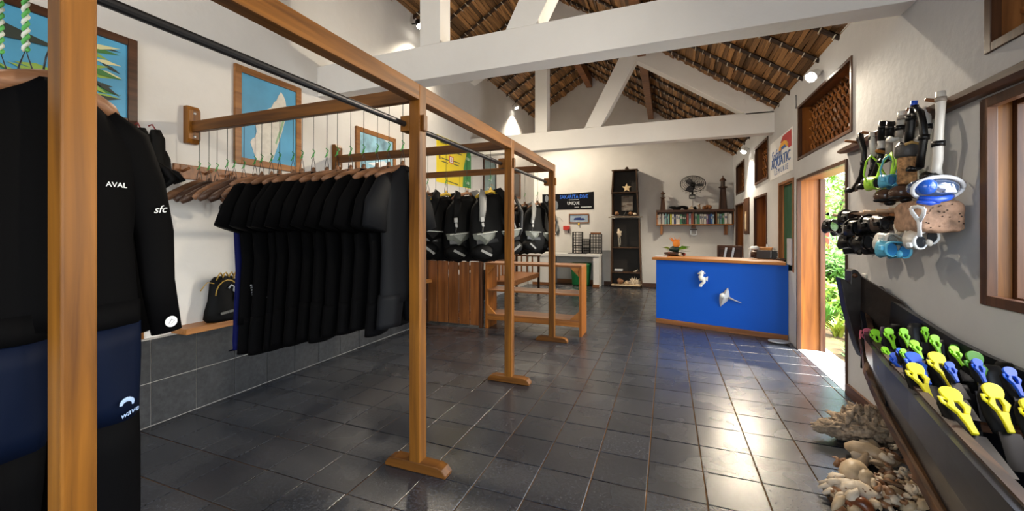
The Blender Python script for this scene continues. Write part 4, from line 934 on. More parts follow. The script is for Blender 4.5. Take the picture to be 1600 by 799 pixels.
# ---- wall fan
p = ony(1082.5, 289.5, YB-.32); t = thing('wall_fan', 'dark round wall fan tilted down above the bookshelf', 'fan', p)
Rf = Matrix.Rotation(radians(-40), 4, 'X'); m = MB()
for k in range(7):
    r = .03+.042*k; y = -.05-(.05*(1-(k/6)**2)); m.tube([Rf @ Vector((r*cos(a/24*2*pi), y, r*sin(a/24*2*pi))) for a in range(25)], .0045 if k < 6 else .008, 4)
for k in range(28): a = 2*pi*k/28; m.tube([Rf @ Vector((r*cos(a), -.05-(.05*(1-(r/.28)**2)), r*sin(a))) for r in (.03, .15, .28)], .003, 4)
for k in range(20): a = 2*pi*k/20; m.tube([Rf @ Vector((r*cos(a), .05+.0*(r), r*sin(a))) for r in (.05, .16, .28)]+[Rf @ Vector((.28*cos(a), -.05, .28*sin(a)))], .003, 4)
m.obj('guard', STEEL, t)
for k in range(3):
    a = 2*pi*k/3; vs = []
    for r, wd in ((.04, .04), (.14, .075), (.24, .06)):
        for s in (-1, 1): vs.append(Rf @ Vector((r*cos(a)-s*wd*sin(a), s*.018, r*sin(a)+s*wd*cos(a))))
    MB().add(vs, [(0, 1, 3, 2), (2, 3, 5, 4)]).obj('blade', plain('blade_grey', (.10, .10, .11), .4), t)
q = MB().lathe([(.055, -.06), (.06, 0), (.055, .10), (.03, .15)], 16, Rf @ Matrix.Rotation(-pi/2, 4, 'X')); q.obj('motor', BLACK, t, True)
q = MB(); q.tube([Rf @ Vector((0, .10, 0)), (0, .18, -.10), (0, .22, -.20)], .022, 8); q.obj('bracket_arm', BLACK, t, True)
MB().bb(-.07, .07, .20, .318, -.31, -.21).obj('base_box', BLACK, t, bevel=.01); MB().bb(-.055, .055, .195, .199, -.30, -.24).obj('base_label', plain('silver_label', (.4, .4, .38), .5), t)
MB().tube([(0, .31, -.28), (.0, .315, -.6), (.01, .315, -.95)], .005, 4).obj('cable', plain('pale_cable', (.5, .48, .44), .5), t)
# ---- bookshelf with books
YK = 10.80
def kx(px): return ony(px, 340, YK).x
def kz(py): return ony(1085, py, YK).z
t = thing('book_shelf', 'long brown wooden wall shelf holding a row of books', 'shelf', (0, 0, 0))
xa, xb = kx(1025.3), min(kx(1149), XR-.002); zb0, zb1, zt0, zt1 = kz(352), kz(350.3), kz(331.5), kz(327.5)
MB().bb(xa, xb, YK-.01, YB-.001, zt0, zt1).obj('top_board', DARKX, t, bevel=.003)
MB().bb(xa, xb-.02, YK, YB-.001, zb0, zb1).obj('bottom_board', GOLDX, t, bevel=.003)
for px in (1025.3, 1082.5, 1118.5, 1145.5): MB().bb(kx(px), kx(px)+.025, YK+.01, YB-.001, zb1, zt0).obj('divider', MIDZ, t)
MB().bb(xa, xb, YB-.02, YB-.001, zb1, zt0).obj('back_board', DARKX, t)
for px in (1033.5, 1135): MB().bb(kx(px)-.03, kx(px)+.03, YK+.03, YB-.001, kz(367), zb0).obj('bracket', MIDZ, t, bevel=.004)
MB().bb(kx(1084)-.04, kx(1084)+.04, YK+.02, YB-.001, kz(357), zb0).obj('bracket', DARKZ, t, bevel=.004)
W1, W2_, PB, DB, TE, YE, GR, DG, RD, PU, BL = (.70, .68, .62), (.55, .52, .45), (.42, .58, .66), (.03, .06, .20), (.20, .42, .40), (.68, .62, .06), (.05, .20, .10), (.02, .06, .035), (.36, .06, .04), (.22, .10, .26), (.04, .16, .45)
bk = [(90, 99, (.62, .35, .22)), (99, 108, W1), (109, 120, W2_), (121, 130, (.12, .08, .08)), (131, 143, W1), (145, 155, (.3, .33, .35)), (157, 168, TE), (170, 180, (.1, .14, .2)), (181, 192, TE), (198, 212, YE), (214, 229, W1), (231, 244, DB), (248, 262, W1), (263, 278, W1), (281, 298, GR), (300, 315, DG), (316, 331, DG), (335, 352, RD), (356, 372, PB), (374, 390, RD),
      (405, 421, (.5, .62, .5)), (423, 443, GR), (446, 460, W1), (461, 474, W2_), (478, 500, W1), (502, 516, PU), (519, 533, DB), (535, 550, BL), (552, 566, PB), (592, 605, (.60, .66, .42)), (607, 630, TE), (634, 650, GR), (652, 676, W1), (679, 690, W2_), (692, 714, W1)]
CN = {W1: 'white', W2_: 'cream', PB: 'pale blue', DB: 'dark blue', TE: 'teal', YE: 'yellow', GR: 'green', DG: 'dark green', RD: 'red brown', PU: 'purple', BL: 'blue'}
rb = random.Random(4); cnt = {}
for i, (u0, u1, c) in enumerate(bk):
    x0 = kx(1010+u0/5.327); x1 = kx(1010+u1/5.327)-.003; hh = (zt0-zb1)*rb.uniform(.76, .92)
    nm_ = CN.get(c, 'patterned'); o_lab = '%s book on the wall shelf, %s from the left end' % (nm_, ORD[i])
    t2 = thing('book', o_lab, 'book', (x0, YK+.02+rb.uniform(0, .02), zb1+.001), 0, 'books on the wall shelf')
    mt = plain('cover_%d' % i, c, .5); wd = x1-x0
    MB().bb(0, wd, 0, .16, 0, hh).obj('cover', mt, t2, bevel=.002); 
    if rb.random() < .7: MB().bb(wd*.15, wd*.85, -.0015, 0, hh*rb.uniform(.5, .6), hh*rb.uniform(.68, .85)).obj('spine_label', plain('spine_pale', (.5, .5, .45), .5) if sum(c) < .9 else plain('spine_dark', (.10, .12, .2), .5), t2)
zt_ = zt1
def lighthouse(px, w_, top, lab):
    h_ = kz(top)-zt_; t = thing('model_lighthouse', lab, 'model', (kx(px), YK+.12, zt_+.001)); r = (kx(px+w_/2)-kx(px-w_/2))/2
    q = [(r, 0), (r*1.0, h_*.03), (r*.55, h_*.60), (r*.6, h_*.62)]
    MB().lathe(q, 4, Matrix.Rotation(pi/4, 4, 'Z')).obj('tower', DARKZ, t)
    for s in (-1, 1):
        for u in (-1, 1): MB().tube([(s*r*.78, u*r*.78, 0), (s*r*.45, u*r*.45, h_*.62)], r*.12, 6).obj('corner_post', DARKZ, t)
    MB().lathe([(r*.5, h_*.61), (r*1.0, h_*.64), (r*1.0, h_*.67), (r*.55, h_*.68)], 12).obj('gallery', DARKX, t)
    MB().lathe([(r*.5, h_*.68), (r*.5, h_*.84)], 8).obj('lantern', plain('lantern_dark', (.05, .03, .02), .3), t)
    MB().lathe([(r*.78, h_*.84), (r*.78, h_*.87), (r*.3, h_*.94), (r*.12, h_*.95), (r*.12, h_*1.0), (.002, h_*1.01)], 12).obj('roof_cap', DARKX, t)
lighthouse(1035.7, 9.4, 296.5, 'small dark wooden model lighthouse at the left end of the bookshelf')
lighthouse(1130.6, 14, 276, 'tall dark wooden model lighthouse at the right end of the bookshelf')
def drift(px0, px1, h_, lab, mat, seed, name='driftwood'):
    rn = random.Random(seed); x0 = kx(px0); x1 = kx(px1); n = 9; P_ = [((x1-x0)*k/(n-1), rn.uniform(-.03, .03), h_*(.35+.3*sin(k*1.3+seed))) for k in range(n)]; R_ = [h_*.12]+[h_*rn.uniform(.25, .5) for _ in range(n-2)]+[h_*.1]
    P_ = [(a, b, max(c, R_[i]*.8)) for i, (a, b, c) in enumerate(P_)]
    o = MB().tube(P_, R_, 7).obj(name, mat, None, True, loc=(x0, YK+.12, zt_+.002)); return tag(o, lab, 'driftwood')
drift(1046, 1077, .12, 'long dark gnarled driftwood piece on the bookshelf under the fan', BLACKM, 1)
drift(1099, 1113, .13, 'brown carved driftwood on the bookshelf left of the tall lighthouse', MIDX, 2)
drift(1084, 1088, .08, 'little black lump of driftwood on the bookshelf beneath the fan cable', BLACKM, 3)
o = MB().prism([(0, 0), (.16, 0), (.10, .10)], .05, STONEB).obj('sail_shell', SH[1], None, bevel=.004, loc=(kx(1074), YK+.09, zt_+.001)); tag(o, 'pale triangular shell beside the long driftwood on the bookshelf', 'shell')
o = MB().tube([(0, 0, 0), (.01, 0, .05), (-.01, 0, .10), (.02, 0, .14)], [.03, .025, .03, .01], 8).obj('coral_figurine', plain('coral_tan', (.35, .24, .15), .7), None, True, loc=(kx(1093), YK+.12, zt_+.001)); tag(o, 'small tan coral figurine standing in the middle of the bookshelf top', 'figurine')
p = ony(1084, 362, YB-.04); t = thing('wire_bracket', 'small white wire bracket box under the middle of the bookshelf', 'bracket', p)
for a in ((-.08, .08, .03, .06), (-.07, .07, -.09, -.075), (-.07, -.06, -.09, .03), (.06, .07, -.09, .03)): MB().bb(a[0], a[1], -.02, .035, a[2], a[3]).obj('bar', plain('dark_grey', (.06, .07, .07), .5) if a[3] > .05 else CHROME, t)
# ================================================================== COUNTER
CA = onz(1025, 504); CB = onz(1238, 534); CB = CA+(CB-CA)*((XR-.004-CA.x)/(CB.x-CA.x))
u = (CB-CA).normalized(); nrm = Vector((u.y, -u.x, 0)); CL = (CB-CA).length; HC = 1.0
MC = Matrix((u, -nrm, Vector((0, 0, 1)))).transposed().to_4x4(); MC.translation = CA   # local x along the front, y into the counter
t = thing('reception_counter', 'royal blue reception counter with a wooden top and wooden foot rail', 'counter'); t.matrix_basis = MC
BLUEP = plain('counter_blue', (.002, .075, .43), .55, spec=.25, bump=.05, bscale=30)
m = MB(); m.add([(0, 0, 0), (CL, 0, 0), (CL-.01, .5, 0), (0, .6, 0), (0, 0, HC), (CL, 0, HC), (CL-.01, .5, HC), (0, .6, HC)], [(0, 3, 2, 1), (4, 5, 6, 7), (0, 1, 5, 4), (1, 2, 6, 5), (2, 3, 7, 6), (3, 0, 4, 7)])
m.obj('body', BLUEP, t, bevel=.004)
m = MB(); q = [(-.05, -.05), (CL-.02, -.05), (CL-.045, .12), (CL-.24, .62), (-.05, .66)]; m.prism(q, .042, Matrix.Translation((0, 0, HC+.001))); m.obj('counter_top', GOLDX, t, bevel=.01)
MB().bb(0, CL-.002, -.016, -.001, 0, .075).obj('foot_rail', MIDX, t, bevel=.003)
MCi = MC.inverted()
def cpt(px, py, off=-.004):   # point on the counter's front
    d = ray(px, py); n_ = nrm; k = (CA-O).dot(n_)/d.dot(n_); p = MCi @ (O+d*k); return Vector((p.x, off, p.z))
def ctp(px, py, z=HC+.044): return MCi @ onz(px, py, z)
c6 = lambda x, y: (1000+x/4.204, 370+y/4.204)
CSTONE = plain('white_cast', (.70, .69, .62), .5, bump=.3)
sh = thing('seahorse_ornament', 'cream white seahorse ornament fixed to the blue counter front', 'ornament'); sh.matrix_basis = MC.copy()
P_ = [cpt(*c6(*a), -.03) for a in ((383, 240), (398, 236), (415, 240), (412, 255), (405, 268), (412, 282), (424, 290), (420, 302), (408, 312))]
pts = [(384, 243, .010), (394, 240, .016), (408, 236, .030), (410, 248, .026), (402, 262, .032), (411, 276, .044), (424, 284, .034), (424, 298, .022), (412, 308, .019), (400, 316, .017), (397, 324, .015), (406, 325, .013), (412, 318, .010)]
base = cpt(*c6(408, 270))
MB().tube([cpt(*c6(a, b), -.035) for a, b, r in pts], [r for a, b, r in pts], 10).obj('body', CSTONE, sh, True)
for a, b in ((400, 226), (410, 220), (424, 228), (434, 240)): MB().tube([cpt(*c6(408, 238), -.035), cpt(*c6(a, b), -.035)], [.016, .006], 6).obj('crown_spike', CSTONE, sh, True)
MB().prism([(0, 0), (.06, .03), (.055, -.04)], .014, Matrix.Translation(cpt(*c6(422, 272), -.04)) @ STONEB).obj('fin', CSTONE, sh)
ry = thing('stingray_ornament', 'silver grey stingray ornament with long tail on the counter front', 'ornament'); ry.matrix_basis = MC.copy()
out = [(578, 334), (585, 362), (590, 398), (572, 425), (545, 446), (530, 459), (524, 440), (522, 412), (523, 390), (532, 376), (552, 362)]
c0 = cpt(*c6(556, 400), -.075); vs = [cpt(*c6(*a), -.012) for a in out]; k = len(vs)
MB().add(vs+[c0]+[Vector((p.x, -.004, p.z)) for p in vs], [(i, (i+1) % k, k) for i in range(k)]+[(i, k+1+i, k+1+(i+1) % k, (i+1) % k) for i in range(k)]+[tuple(range(k+1, 2*k+1))]).obj('wings', plain('silver_grey', (.42, .42, .41), .45, bump=.3), ry)
MB().tube([cpt(*c6(588, 400), -.03), cpt(*c6(625, 417), -.03), cpt(*c6(668, 435), -.02)], [.016, .009, .004], 8).obj('tail', plain('silver_grey', (.42, .42, .41), .45, bump=.3), ry, True)
MB().ell(cpt(*c6(545, 384), -.05), (.035, .022, .035), 12, 8).obj('head', CSTONE, ry, True)
def onC(name, lab, cat, px, py): 
    t = thing(name, lab, cat); p = MC @ ctp(px, py); t.location = p; t.rotation_euler = (0, 0, atan2(u.y, u.x)); return t
f = onC('flower_arrangement', 'small arrangement with an orange flower and green leaves on the counter corner', 'flowers', 1054, 399.5)
MB().lathe([(.05, 0), (.16, .02), (.17, .05), (.10, .06), (.02, .05)], 14).obj('bowl', DARKX, f, True)
for k in range(7):
    a = -.5+k*.18; MB().add([(.02, -.02, .17), (.05*sin(a*3)+.10*sin(a), -.03+.03*cos(k), .30+.02*(k % 2)), (.06, .02, .20), (0.02, .02, .16)], [(0, 1, 2), (0, 2, 3), (0, 3, 1), (1, 3, 2)]).obj('petal', plain('petal_orange', (.75, .24, .02), .5), f)
MB().ell((.03, 0, .20), (.06, .05, .075), 10, 6).obj('flower_head', plain('petal_orange', (.75, .24, .02), .5), f, True)
MB().ell((.0, 0, .11), (.09, .07, .05), 10, 6, jit=.4).obj('dark_leaves', plain('leaf_dark', (.01, .03, .02), .5), f, True)
for k, (x1, z1, mt) in enumerate(((.20, .14, 0), (.24, .09, 0), (-.18, .15, 2), (-.14, .10, 2), (.22, .17, 1))):
    MB().add([(0, 0, .08), (x1*.6, -.04, z1), (x1*1.15, 0, z1*.9), (x1*.6, .04, z1*.8)], [(0, 1, 2, 3), (3, 2, 1, 0)]).obj('leaf', LEAF[mt], f)
for x, c in ((-.05, 0), (.06, 1), (.12, 2)): MB().ell((x, -.12, .03), (.03, .03, .03), 8, 6).obj('berry', [plain('berry_red', (.4, .03, .02), .4), plain('berry_dark', (.03, .02, .02), .4), plain('berry_cream', (.6, .5, .35), .5)][c], f, True)
o = MB().ell((0, 0, .025), (.025, .025, .025), 8, 6).obj('red_berry', plain('berry_red', (.4, .03, .02), .4), None, True, loc=MC @ ctp(1069, 400)); tag(o, 'single red berry lying right of the flower arrangement on the counter', 'berry')
o = MB().bb(-.09, .09, -.04, .04, 0, .01).obj('paper_slip', WHITEP, None, loc=MC @ ctp(1033, 401)); tag(o, 'small pale slip at the far left corner of the counter top', 'paper')
o = onC('box_printer', 'black box-shaped printer on the right side of the counter', 'printer', 1203, 405); 
MB().bb(-.17, .02, -.02, .22, 0, .125).obj('case', plain('printer_dark', (.02, .012, .01), .4), o, bevel=.006); MB().bb(.025, .19, -.03, .22, 0, .125).obj('case', BLACK, o, bevel=.006)
for z in (.03, .10): MB().bb(.09, .12, -.034, -.029, z, z+.012).obj('button', plain('grey_plastic', (.35, .35, .34), .4), o)
MB().bb(.013, .018, -.03, -.02, .02, .11).obj('edge_strip', CHROME, o)
o = onC('paper_box', 'flat orange box lying on the black printer', 'box', 1198, 404.5); o.location.z += .127
MB().bb(-.10, .06, .0, .16, 0, .042).obj('carton', plain('orange_card', (.60, .24, .04), .5), o, bevel=.003); MB().bb(-.01, .012, .02, .03, .043, .09).obj('tag_stick', WHITEP, o)
o = onC('cloth_roll', 'white crumpled cloth at the left edge on top of the printer', 'cloth', 1186, 404.5); o.location.z += .127
MB().ell((-.07, .04, .028), (.07, .05, .028), 12, 8, jit=.5).obj('cloth', WHITEP, o, True); MB().tube([(-.10, -.03, .02), (-.115, -.045, -.05), (-.11, -.045, -.12)], .011, 6).obj('hanging_end', WHITEP, o, True)
o = onC('round_basket', 'dark brown round basket left of the printer on the counter', 'basket', 1179, 402.5); MB().lathe([(.05, 0), (.075, .03), (.07, .08), (.03, .10), (.01, .10)], 14).obj('bowl', DARKX, o, True)
o = onC('leather_folder', 'thin brown folder at the right end of the counter', 'folder', 1226, 407.3); MB().bb(-.10, .10, 0, .2, 0, .025).obj('cover', DARKX, o, bevel=.004)
p = MC @ ctp(1151, 401); t = thing('desk_chair', 'dark brown chair with square back behind the counter', 'chair', (p.x+.05, p.y+.95, 0), -.3)
for x in (-.2, .16):
    MB().bb(x, x+.04, -.2, -.16, 0, 1.18).obj('leg', DARKZ, t, bevel=.003); MB().bb(x, x+.04, .18, .22, 0, .44).obj('leg', DARKZ, t, bevel=.003)
MB().bb(-.2, .2, -.2, .22, .44, .48).obj('seat', DARKX, t, bevel=.004); MB().bb(-.2, .2, -.19, -.165, .72, 1.2).obj('backrest', DARKX, t, bevel=.005)
MB().bb(-.16, .16, -.155, -.14, .56, .62).obj('cross_bar', DARKX, t)
for x in (-.075, .045): o = MB().beam((x, -.21, .98), (x+.03, -.21, 1.16), .035, .006, (0, 1, 0)).obj('white_tie', WHITEP, t)
p = onz(1225, 537); o = MB().lathe([(.05, 0), (.12, .02), (.125, .035), (.11, .03), (.04, .012)], 16).obj('shell_dish', plain('pewter', (.28, .28, .27), .35), None, True, loc=(p.x-.06, p.y-.02, 0)); o.scale = (1.0, .7, 1); tag(o, 'small grey dish on the floor at the right foot of the counter', 'dish')
# ================================================================== RIGHT WALL: poster, panel, switch, conduit
a = onx(1205.8, 227, XR); b = onx(1237.5, 262, XR)
ya, yb, za, zb = 6.11, 7.20, 2.29, 2.78
t = thing('wall_poster', 'white poster with red, yellow and blue sailing logo beside the lattice window', 'poster', (XR, yb, za)); W_ = yb-ya; H_ = zb-za
MP = Matrix(((0, 0, -1, 0), (-1, 0, 0, 0), (0, 1, 0, 0), (0, 0, 0, 1)))   # local x runs toward the camera, y up, z into the room
def rp(poly, mat, name, lift, th_=.001): return MB().prism(poly, th_, Matrix.Translation((-lift, 0, 0)) @ MP).obj(name, mat, t)
rp([(-.06, -.05), (W_+.06, -.05), (W_+.06, H_+.02), (-.06, H_+.02)], plain('poster_white', (.74, .74, .74), .5), 'sheet', .001, .003)
RD_ = plain('print_deepred', (.45, .02, .02), .5); OR_ = plain('print_gold', (.85, .40, .02), .5); BB_ = plain('print_navy', (.015, .10, .38), .5)
rp([(W_*.50, H_*.84), (W_*.62, H_*.99), (W_, H_*.99), (W_, H_*.55), (W_*.86, H_*.55), (W_*.86, H_*.70), (W_*.78, H_*.80), (W_*.66, H_*.80)], RD_, 'red_field', .005)
rp([(W_*.42+W_*.30*(1-cos(pi*k/12))*.72, H_*.62+H_*.22*sin(pi*k/12)) for k in range(13)]+[(W_*.80, H_*.62)], OR_, 'sun_arc', .0062)
rp([(W_*.52, H_*.62), (W_*.60, H_*.70), (W_*.72, H_*.71), (W_*.80, H_*.62)], BB_, 'blue_wave', .0075)
text_mesh('script_lettering', 'Safari', .22, BB_, Matrix.Translation((-.0085, -W_*.30, H_*.56)) @ MP, t, squeeze=1.15, shear=.15)
text_mesh('bold_lettering', 'AQUATIC', .20, BB_, Matrix.Translation((-.0085, -W_*.5, H_*.33)) @ MP, t, ext=.002, squeeze=1.15)
text_mesh('thin_lettering', 'L E M U R I E', .11, BB_, Matrix.Translation((-.006, -W_*.52, H_*.06)) @ MP, t, squeeze=1.2)
t = thing('carved_panel', 'tall narrow dark carved panel with pale centre between the two shuttered windows', 'wall decoration', (XR, 9.2, 1.40))
MB().bb(-.025, -.001, -.26, .26, 0, .72).obj('board', DARKZ, t, bevel=.006); MB().bb(-.034, -.025, -.07, .07, .06, .45).obj('carving', plain('carv_pale', (.35, .24, .13), .5), t, bevel=.01); MB().bb(-.04, -.034, -.03, .03, .10, .40).obj('carving', plain('carv_light', (.6, .5, .35), .5), t, bevel=.004)
t = thing('light_switch', 'small pale light switch on the grey wall above the canoe prow', 'switch', (XR, 4.07, 1.02)); MB().bb(-.012, -.001, -.04, .04, 0, .085).obj('plate', plain('switch_plate', (.5, .49, .46), .4), t, bevel=.003); MB().bb(-.017, -.012, -.018, .018, .025, .06).obj('rocker', plain('switch_plate', (.5, .49, .46), .4), t, bevel=.002)
o = MB().tube([(XR-.006, 5.92, 2.98), (XR-.006, 5.92, 3.15)], .006, 5).obj('cable', STEEL); tag(o, 'thin cable running down the wall from the spotlight above the lattice window', 'cable')
# ================================================================== SPOTLIGHTS
def spot(p, tgt, lab, power, ang=110, dark=False, glow=45):
    p = Vector(p); t = thing('spotlight', lab, 'spotlight', p); d = (Vector(tgt)-p).normalized()
    Mr = d.to_track_quat('Z', 'Y').to_matrix().to_4x4()
    MB().lathe([(.03, -.10), (.045, -.08), (.05, 0), (.056, .02), (.05, .02), (.046, .0)], 18, Mr).obj('housing', BLACK if dark else plain('lamp_white', (.7, .7, .68), .4), t, True)
    MB().lathe([(.0005, .002), (.052, .004), (.046, .022), (.025, .034), (.0005, .038)], 18, Mr).obj('bulb', plain('bulb_glow', (1, 1, 1), .5, emit=(1, .93, .80, glow)), t, True)
    sx = XR if p.x > 0 else XL; MB().tube([Mr @ Vector((0, 0, -.09)), (0, 0, .04), (sx-p.x+(-.002 if p.x > 0 else .002), 0, .05)], .010, 6).obj('arm', BLACK if dark else plain('lamp_white', (.7, .7, .68), .4), t, True)
    l = light('SPOT', 'spot_lamp', p+d*.06, power, WARM, tgt, spot_size=radians(ang), spot_blend=.6, shadow_soft_size=.045)
    return t
spot(onx(1268, 120, XR-.10), (-.6, 3.6, 1.2), 'bright spotlight high on the right wall above the lattice window', 420, 130)
spot(onx(1162, 237, XR-.10), (.6, 8.6, 1.6), 'bright spotlight on the right wall near the back corner', 420, 135)
spot(onx(807, 168, XL+.12), (-2.0, 9.8, 1.0), 'bright spotlight high on the left wall behind the second truss', 520, 135)
spot(onx(656, 40, XL+.14), (-1.2, 5.0, .2), 'dark spotlight on the left wall partly behind the first truss post', 380, 130, True)
spot((XL+.16, .6, 4.3), (-.8, 2.4, .6), 'unseen dark spotlight high on the near left wall, above the first cross rail', 60, 130, True)  # lamp out of view that lights the near bay
spot((XR-.16, .4, 3.0), (-2.6, 1.6, 1.2), 'unseen spotlight high on the near right wall, above the window', 150, 130)  # another lamp out of view, aimed at the left rack
# ================================================================== SNORKEL GEAR ON THE RIGHT WALL
t = thing('snorkel_rail', 'long dark driftwood rail with pegs carrying the snorkels', 'rail', (0, 0, 0))
q = MB(); q.rings([[(XR-.002-.07*a, y, 2.165+.035*b*s_) for a, b in ((0, -1), (.7, -1), (1, -.4), (1, .5), (.6, 1), (0, 1))] for y, s_ in ((1.6, 1), (2.3, 1.1), (2.8, .9), (3.3, 1.1), (3.8, 1.2), (4.25, 1.0), (4.42, .5))]); q.obj('beam', DARKY, t)
for y in (2.93, 3.12, 3.42, 3.72, 4.02): MB().tube([(XR-.06, y, 2.17), (XR-.15, y, 2.19)], [.012, .010], 7).obj('peg', MIDX, t, True)
def gp(px, py, X=1.37): return onx(px, py, X)
SN = [
 ('black curved snorkel at the far left end of the snorkel rail', [(1344, 209, .016), (1346, 222, .017), (1350, 235, .015), (1350, 255, .015), (1346, 275, .015), (1340, 288, .017), (1335, 296, .020)], BLACK, None),
 ('black snorkel with a clear top, second from the left on the rail', [(1362, 207, .014), (1363, 225, .016), (1365, 245, .016), (1364, 265, .015), (1360, 278, .017), (1354, 290, .022)], BLACK, (0, 2, CLEAR)),
 ('snorkel with a blue band and black valve, third on the rail', [(1381, 189, .020), (1379, 203, .022), (1377, 220, .017), (1377, 236, .018), (1374, 252, .016), (1369, 268, .018), (1362, 282, .02)], BLACK, (2, 3, CLEAR)),
 ('smoky grey snorkel with black cap, fourth on the rail', [(1392, 190, .019), (1391, 202, .021), (1390, 216, .016), (1389, 234, .016), (1388, 250, .016)], BLACK, (2, 4, plain('smoke_clear', (.32, .28, .24), .25, trans=.2))),
 ('short clear snorkel left of the cork holder', [(1411, 173, .018), (1408, 183, .019), (1406, 200, .017), (1404, 216, .018)], CLEAR, (2, 3, plain('smoke_clear', (.32, .28, .24), .25, trans=.2))),
 ('black snorkel with a blue tip behind the cork holder', [(1429, 157, .013), (1427, 170, .014), (1424, 185, .018), (1422, 205, .019), (1420, 225, .018)], BLACK, (0, 1, plain('blue_plastic', (.01, .07, .50), .35))),
 ('long black corrugated snorkel curving right of the cork holder', [(1431, 169, .014), (1438, 176, .016), (1442, 195, .016), (1444, 215, .016), (1440, 240, .016), (1437, 262, .017)], BLACK, None),
 ('pale clear snorkel half hidden behind the rail', [(1443, 170, .016), (1448, 180, .017), (1449, 198, .015), (1448, 214, .015)], CLEAR, None),
 ('tall clear snorkel with a black band at the right end of the rail', [(1470, 143, .016), (1470, 158, .018), (1469, 178, .016), (1467, 205, .016), (1466, 225, .018), (1465, 250, .019), (1463, 262, .018), (1462, 273, .024)], CLEAR, None)]
for i, (lab, pts, mat, alt) in enumerate(SN):
    X = 1.36 if i != 7 else 1.43; t = thing('snorkel', lab, 'snorkel', (0, 0, 0), 0, 'snorkels on the right wall')
    W3 = [gp(a, b, X) for a, b, r in pts]; RR = [r*1.18 for a, b, r in pts]; c = W3[0].copy(); t.location = c; L3 = [p-c for p in W3]
    if alt: 
        a, b, m2 = alt
        if a > 0: MB().tube(L3[:a+1], RR[:a+1], 10).obj('cap', mat, t, True)
        MB().tube(L3[a:b+1], RR[a:b+1], 10).obj('tube_band', m2, t, True)
        if b < len(L3)-1: MB().tube(L3[b:], RR[b:], 10).obj('tube', mat, t, True)
    else: MB().tube(L3, RR, 10).obj('tube', mat, t, True)
    e = L3[-1]; MB().tube([e, e+Vector((-.03, -.01, -.012)), e+Vector((-.055, -.015, -.005))], [RR[-1]*.9, RR[-1]*1.1, RR[-1]*1.25], 8, .7, (0, 0, 1)).obj('mouthpiece', BLACK if mat is not CLEAR or i == 8 else CLEAR, t, True)
    k = len(L3)//2; MB().tube([L3[k]+Vector((0, 0, .014)), L3[k]-Vector((0, 0, .014))], RR[k]*1.35, 8).obj('keeper_band', BLACK, t, True)
    MB().tube([L3[0]+Vector((0, 0, -.03)), L3[0]+Vector((-.0, .0, -.055))], RR[0]*1.3, 8).obj('collar', mat if mat is not CLEAR else plain('smoke_clear', (.32, .28, .24), .25, trans=.2), t, True)
# cork holder
p = gp(1417, 262, 1.34); t = thing('cork_float', 'speckled brown cork cylinder with a black rubber cuff hanging on the snorkel rail', 'float', p)
CORK = plain('cork', (.30, .155, .06), .75, vary=.55, bscale=55, bump=.5)
MB().lathe([(.040, -.10), (.045, -.09), (.043, .06), (.04, .085), (.01, .086)], 18).obj('cork_body', CORK, t, True)
MB().lathe([(.050, .06), (.056, .075), (.054, .125), (.046, .14), (.02, .145)], 18).obj('cuff', plain('rubber_grey', (.045, .042, .04), .5, bump=.3), t, True)
MB().tube([(-.03, -.045, .13), (0, -.05, .142), (.035, -.04, .132)], .009, 6).obj('worn_patch', plain('tan_patch', (.42, .26, .08), .6), t, True)
# shelf rail 2
t = thing('mask_rail', 'brown driftwood rail with pale pegs carrying the dive masks', 'rail', (0, 0, 0))
q = MB(); q.rings([[(XR-.002-.06*a, y, 1.565+.04*b*s_) for a, b in ((0, -1), (.8, -1), (1, -.3), (1, .6), (.5, 1), (0, 1))] for y, s_ in ((3.0, 1), (3.3, 1.1), (3.7, .9), (4.0, .7), (4.2, .4))]); q.obj('beam', MIDX, t)
for y in (3.06, 3.2, 3.36, 3.55, 3.75, 3.95, 4.12): MB().tube([(XR-.05, y, 1.575), (XR-.20, y, 1.59)], [.014, .012], 8).obj('peg', wood('pale_peg', (.45, .28, .17), (.62, .42, .28), 'X', .5), t, True)
# coral-like weathered block
p = ony(1490, 338, 2.84); t = thing('driftwood_block', 'big rounded pale brown weathered block full of small holes on the right wall', 'driftwood', (XR-.012, 2.90, p.z))
n = 28; rs = []
for y, s_ in ((-.07, .80), (-.062, .92), (-.04, .99), (.06, 1), (.20, .95), (.21, .8)):
    rs.append([(-.11+(.098*s_)*max(-1, min(1, 1.25*cos(2*pi*k/n)))*(1+.03*sin(k*1.9+y*20)), y, .088*s_*max(-1, min(1, 1.28*sin(2*pi*k/n)))*(1+.05*sin(k*1.3+y*9))) for k in range(n)])
MB().rings(rs).obj('block', plain('driftblock', (.36, .22, .145), .8, vary=.45, bscale=22, bump=.9), t, True)
m = MB(); rb = random.Random(8)
for k in range(26): m.lathe([(.0003, 0), (.0032, 0), (.0032, .004), (.0003, .004)], 6, Matrix.Translation((-.11+rb.uniform(-.075, .08), -.0715, rb.uniform(-.07, .07))) @ Matrix.Rotation(pi/2, 4, 'X'))
m.obj('worm_holes', plain('hole_dark', (.02, .01, .006), .9), t)['kind'] = 'stuff'
